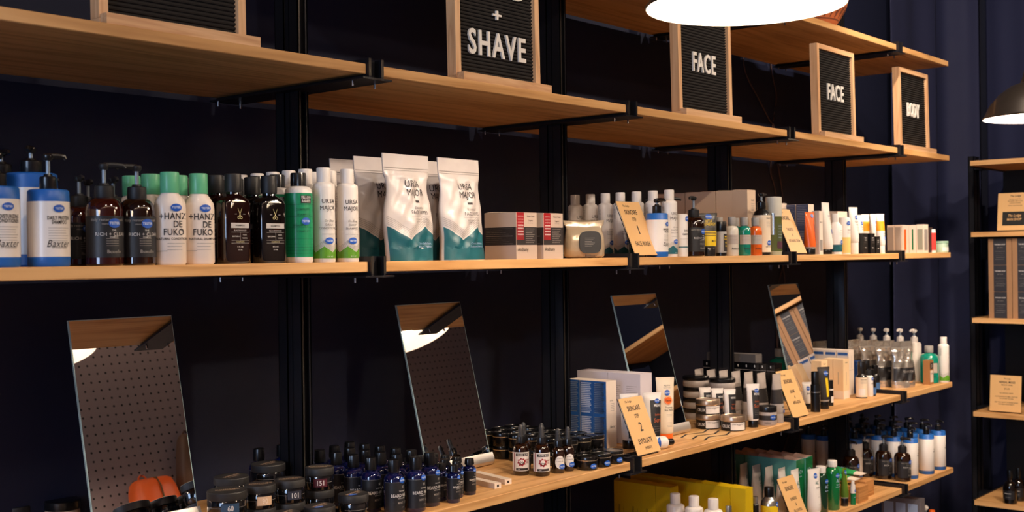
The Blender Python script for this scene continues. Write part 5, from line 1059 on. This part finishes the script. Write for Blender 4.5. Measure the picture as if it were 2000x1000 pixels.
# middle bay
put('card3', 2.632+.057, 1.795, Z3, 'tan sign card reading Skincare Step 2 Exfoliate')
x, y = onz(1205, 872, Z3); column('blue_striped', x-.025, y+.023, Z3, 3, .0462, 'blue carton with fine striped sides and white front', 'the blue carton row', 'blue striped cartons', jit=0)
column('lilac_box', 2.837, 1.932, Z3, 4, .0565, 'pale lilac carton behind the scrub tubes', 'the lilac carton row', 'pale lilac cartons', jit=0)
MG = 'white and black scrub tubes'
put('menaji_t', xa(1274, 1.868, Z3+.07), 1.868, Z3, 'white scrub tube with black panel and blue tester sticker', MG)
put('menaji', xa(1229, 1.905, Z3+.1), 1.905, Z3, 'white scrub tube with black panel half behind the Step 2 card', MG)
put('yesto', xa(1300, 1.872, Z3+.03), 1.872, Z3, 'tall cream tube with orange cap and round orange logo')
xA, yA = onz(1283, 866, Z3+.018); xB, yB = onz(1312, 867, Z3+.018); put('lying', xA+.012, max(yA, 1.80), Z3, 'white tube lying on its side with black nozzle by the Step 2 card', rz=radians(-28))
put('zigzag', 3.088, 1.852, Z3, 'tan paper mat printed with black zigzags before the mirror')
for (x, y, nm) in ((3.386, 2.072, 'back'), (3.374, 1.966, 'front')):
    for i in range(4): put('taupe_jar', x, y, Z3+.0356*i, f'wide taupe scrub jar with black lid, {("lowest", "second lowest", "third lowest", "topmost")[i]} of the {nm} stack', 'stacked taupe scrub jars')
CG = 'citrus salt tins'
put('crux', 3.220, 1.928, Z3, 'citrus salt tin, the lower of the stacked two', CG, scale=1.15, rz=radians(-14)); put('crux', 3.220, 1.928, Z3+.0457, 'citrus salt tin, the upper of the stacked two', CG, scale=1.15, rz=radians(-12)); put('crux', 3.230, 1.844, Z3, 'citrus salt tin standing alone in front', CG, scale=1.15, rz=radians(-16))
for i in range(3): put('menaji_s', 3.29, 1.89+.045*i, Z3, f'small white and black scrub tube behind the citrus tins, {("nearest", "middle", "farthest")[i]}', MG)
put('menaji_st', 3.317, 1.822, Z3, 'small white and black scrub tube with tester sticker in front', MG, scale=1.05)
put('anthony_jar', 3.392, 1.812, Z3, 'taupe jar with black lid and black label band')
put('anthony_tube_t', 3.4525, 1.810, Z3, 'taupe and black squeeze tube with tester sticker, front of its row', 'taupe and black squeeze tubes')
for i in range(6): put('anthony_tube', 3.4525, 1.865+.047*i, Z3, f'taupe and black squeeze tube, {ORD[i+1]} back in its row', 'taupe and black squeeze tubes')
# fourth bay
put('card4', 3.538+.057, 1.795, Z3, 'tan sign card reading Skincare Serums and Anti-Aging')
column('dark_low_box', 3.605, 1.897, Z3, 9, .0312, 'glossy black slim carton', 'the black carton row', 'glossy black slim cartons', jit=0)
put('grey_long_box', 3.66, 2.10, Z3, 'long dark grey box hidden behind the black cartons'); put('grey_long_box', 3.603, 2.05, Z3+.1755, 'long dark grey box lying on the glossy black cartons')
def g3(k, u, v, label, group=None, **kw): x, y = onz(u, v, Z3); return put(k, x, max(y, 1.795), Z3, label, group, **kw)
g3('small_white_tube', 1577, 798, 'tiny white eye cream tube beside the Serums card', scale=1.2)
g3('black_bottle', 1593, 804, 'black serum bottle with silver ring beside the eye cream tube')
g3('yellow_black_tube', 1609, 798, 'black squeeze tube with bold yellow lettering', scale=1.2)
g3('black_small', 1621, 792, 'small black and white dropper vial beside the yellow lettered tube')
put('cream_box', 4.157, 1.911, Z3, 'warm cream serum carton, front one of two', 'warm cream serum cartons'); put('cream_box', 4.157, 1.9525, Z3, 'warm cream serum carton, rear one of two', 'warm cream serum cartons')
put('cream_box', 4.06, 1.9525, Z3, 'warm cream serum carton standing apart at the mirror foot', 'warm cream serum cartons')
column('white_tall_box', 4.279, 1.950, Z3, 4, .049, 'tall white carton with blue top edge', 'the blue edged row', 'tall white blue edged cartons', jit=0)
put('navy_box', 4.344, 1.945, Z3, 'navy carton with lighter blue bands, front one', 'navy banded cartons'); put('navy_box', 4.344, 1.991, Z3, 'navy carton with lighter blue bands, rear one', 'navy banded cartons')
g3('cream_spray', 1683, 777, 'cream face mist bottle with black neck and cap', scale=1.12)
g3('white_spray', 1697, 774, 'small white tonic bottle with black cap')
g3('black_tiny', 1701, 773, 'small black bottle with steel blue label, left of two', 'small black blue labelled bottles', scale=1.1); g3('black_tiny', 1709, 763, 'small black bottle with steel blue label, right of two', 'small black blue labelled bottles', scale=1.1)
put('black_bottle', 4.325, 1.885, Z3, 'tall black serum bottle between mist bottle and navy cartons', scale=.95)
put('big_green', 4.16, 2.165, Z3, 'teal wash bottle with grey cap far back behind the mirror', scale=1.2)
# short right end bay
FG = 'silver foil pouches with charcoal label'
for i in range(4): put('foil', 4.635, 1.865+.068*i, Z3, f'silver foil pouch, {ORD[i]} in the left foil row', FG, rz=radians(-24+5*i))
for i in range(3): put('foil', 4.757, 1.905+.075*i, Z3, f'silver foil pouch, {ORD[i]} in the right foil row', FG, rz=radians(-22+6*i), scale=.9)
put('foil', 4.52, 2.06, Z3, 'silver foil pouch at the back beside the last upright, nearer', FG, rz=radians(-15)); put('foil', 4.50, 2.14, Z3, 'silver foil pouch at the back beside the last upright, farther', FG, rz=radians(-20))
put('wood_box', 4.790, 1.822, Z3, 'small brown carton with black square beside the green bottle')
put('big_green', 4.853, 1.842, Z3, 'large teal green wash bottle with grey cap near shelf end', scale=1.05)
put('ursa_p', 4.904, 1.800, Z3, 'slim white bottle with green band at the very shelf end')
column('white_lotion_pump', 4.882, 1.915, Z3, 5, .0600, 'tall white lotion pump', 'the pump row at the shelf end', 'tall white lotion pumps', scale=1.33, pump=lambda i: radians(10*i-20))

# ---------------- shelf below the mirrors ----------------
column('yellow_box', 3.238, 1.822, Z4, 8, .0535, 'yellow carton with black print', 'the yellow row', 'yellow cartons', jit=0)
column('yellow_box', 3.12, 2.02, Z4, 4, .0535, 'yellow carton with black print', 'the farther left yellow row', 'yellow cartons', jit=0)
column('white_round', 3.065, 1.822, Z4, 3, .066, 'round white lotion bottle', 'the row before the yellow cartons', 'round white lotion bottles', scale=1.18)
put('chrome_small', 3.14, 1.812, Z4, 'slim black stick with ribbed silver top, left of two'); put('chrome_small', 3.305, 1.812, Z4, 'slim black stick with ribbed silver top, right of two')
put('silver_can', 3.397, 1.812, Z4, 'silver and yellow bottle with black cap')
put('card5', 3.538+.057, 1.795, Z4, 'tan sign card reading Skincare Blemishes and Oil Control')
column('ac_tube', 3.685, 1.868, Z4, 7, .0490, 'white squeeze tube with sea green letters', 'the row before the teal cartons', 'white sea green lettered tubes')
column('teal_box', 3.752, 1.905, Z4, 6, .0505, 'teal carton with dusty pink top', 'the left teal row', 'teal cartons', jit=0)
column('teal_box', 3.818, 1.905, Z4, 5, .0505, 'teal carton with dark green front', 'the right teal row', 'teal cartons', jit=0)
put('ac_tube_t', 3.735, 1.822, Z4, 'white squeeze tube with blue tester sticker beside dark green bottle')
put('green_dark', 3.795, 1.824, Z4, 'dark green wash bottle with flared white cap'); put('green_tall', 3.885, 1.824, Z4, 'emerald green wash bottle with flared white cap, the taller')
put('olive_tube', 3.962, 1.815, Z4, 'olive tube with yellow lettering on black cap'); put('small_green', 4.000, 1.800, Z4, 'tiny green and white stick beside the wooden block', scale=.9)
put('tray', 4.064, 1.863, Z4, 'light wooden block under a green tube, the left one', 'wooden display blocks'); put('tray', 4.175, 1.888, Z4, 'light wooden block under a green tube, the right one', 'wooden display blocks')
for x, y, lab in ((4.064, 1.81, 'green tube with white end resting on the left wooden block'), (4.175, 1.835, 'green tube with white end resting on the right wooden block')):
    o = put('leantube', x, y, Z4+.058+.0205, lab, 'green tubes on wooden blocks'); o.rotation_euler = (radians(-90), 0, 0)
column('dark_pump', 4.537, 1.833, Z4, 3, .078, 'smoky dark pump bottle', 'the dark row by the bracket', 'smoky dark pump bottles', pump=lambda i: radians(100+20*i), scale=1.05)
put('dark_pump', 4.34, 1.96, Z4, 'smoky dark pump bottle behind the right wooden block', 'smoky dark pump bottles', scale=1.05, pump=radians(80))
LG = 'white blue ended pump bottles on the lower shelf'
for x, y0, nm in ((4.864, 1.812, 'right'), (4.742, 1.815, 'middle'), (4.608, 1.830, 'left')):
    column('baxter_low', x, y0, Z4, 6, .066, 'white pump bottle with blue ends', f'the {nm} lower shelf row', LG, pump=lambda i: radians(70+i*25))
column('baxter_low', 4.466, 2.00, Z4, 4, .066, 'white pump bottle with blue ends', 'the far back lower shelf row', LG)
# lowest shelf
put('display_box', 4.665, 1.885, Z5, 'dim grey display carton on the lowest shelf'); put('white_lotion_pump', 4.74, 1.822, Z5, 'white lotion pump rising at the bottom of the picture', scale=1.38, pump=radians(190))
put('orange_low', 4.80, 1.818, Z5, 'orange bottle on the lowest shelf, only its cap showing')

# ---------------- far narrow unit ----------------
def yr(u, x_):  r = ray(u, 500); return x_*r.y/r.x
put('card_shop', 5.54, yr(1979, 5.54), ZP[1], 'tan shop card with black name panel on the narrow unit', rz=-pi/2)
for c in range(7):
    for h in range(3):
        put('kraft_band', 5.585, 1.766-.1055*c, ZP[2]+.1218*h, f'kraft gift box with dark band, {("bottom", "middle", "top")[h]} of the {ORD[c] if c else "nearest"} stack', 'kraft gift boxes on the narrow unit', rz=-pi/2)
put('card_mix', 5.535, yr(1960, 5.54), ZP[3], 'tan price card on the narrow unit below the kraft boxes', rz=-pi/2)
for i in range(3): put('dark_block', 5.80, 1.70-.075*i, ZP[3], f'black carton behind the tan price card, {ORD[i]} from the upright', 'black cartons on the narrow unit', rz=-pi/2, scale=1.3)
x, y = onz(1970, 984, ZP[4]); put('oil_dark', max(x, 5.535), y, ZP[4], 'black glass bottle with slim neck at lower right, nearest', 'black glass bottles on the narrow unit', rz=-pi/2)
put('oil_dark', 5.62, y-.012, ZP[4], 'black glass bottle with slim neck at lower right, middle', 'black glass bottles on the narrow unit', rz=-pi/2); put('oil_dark', 5.70, y-.03, ZP[4], 'black glass bottle with slim neck at lower right, farthest', 'black glass bottles on the narrow unit', rz=-pi/2)
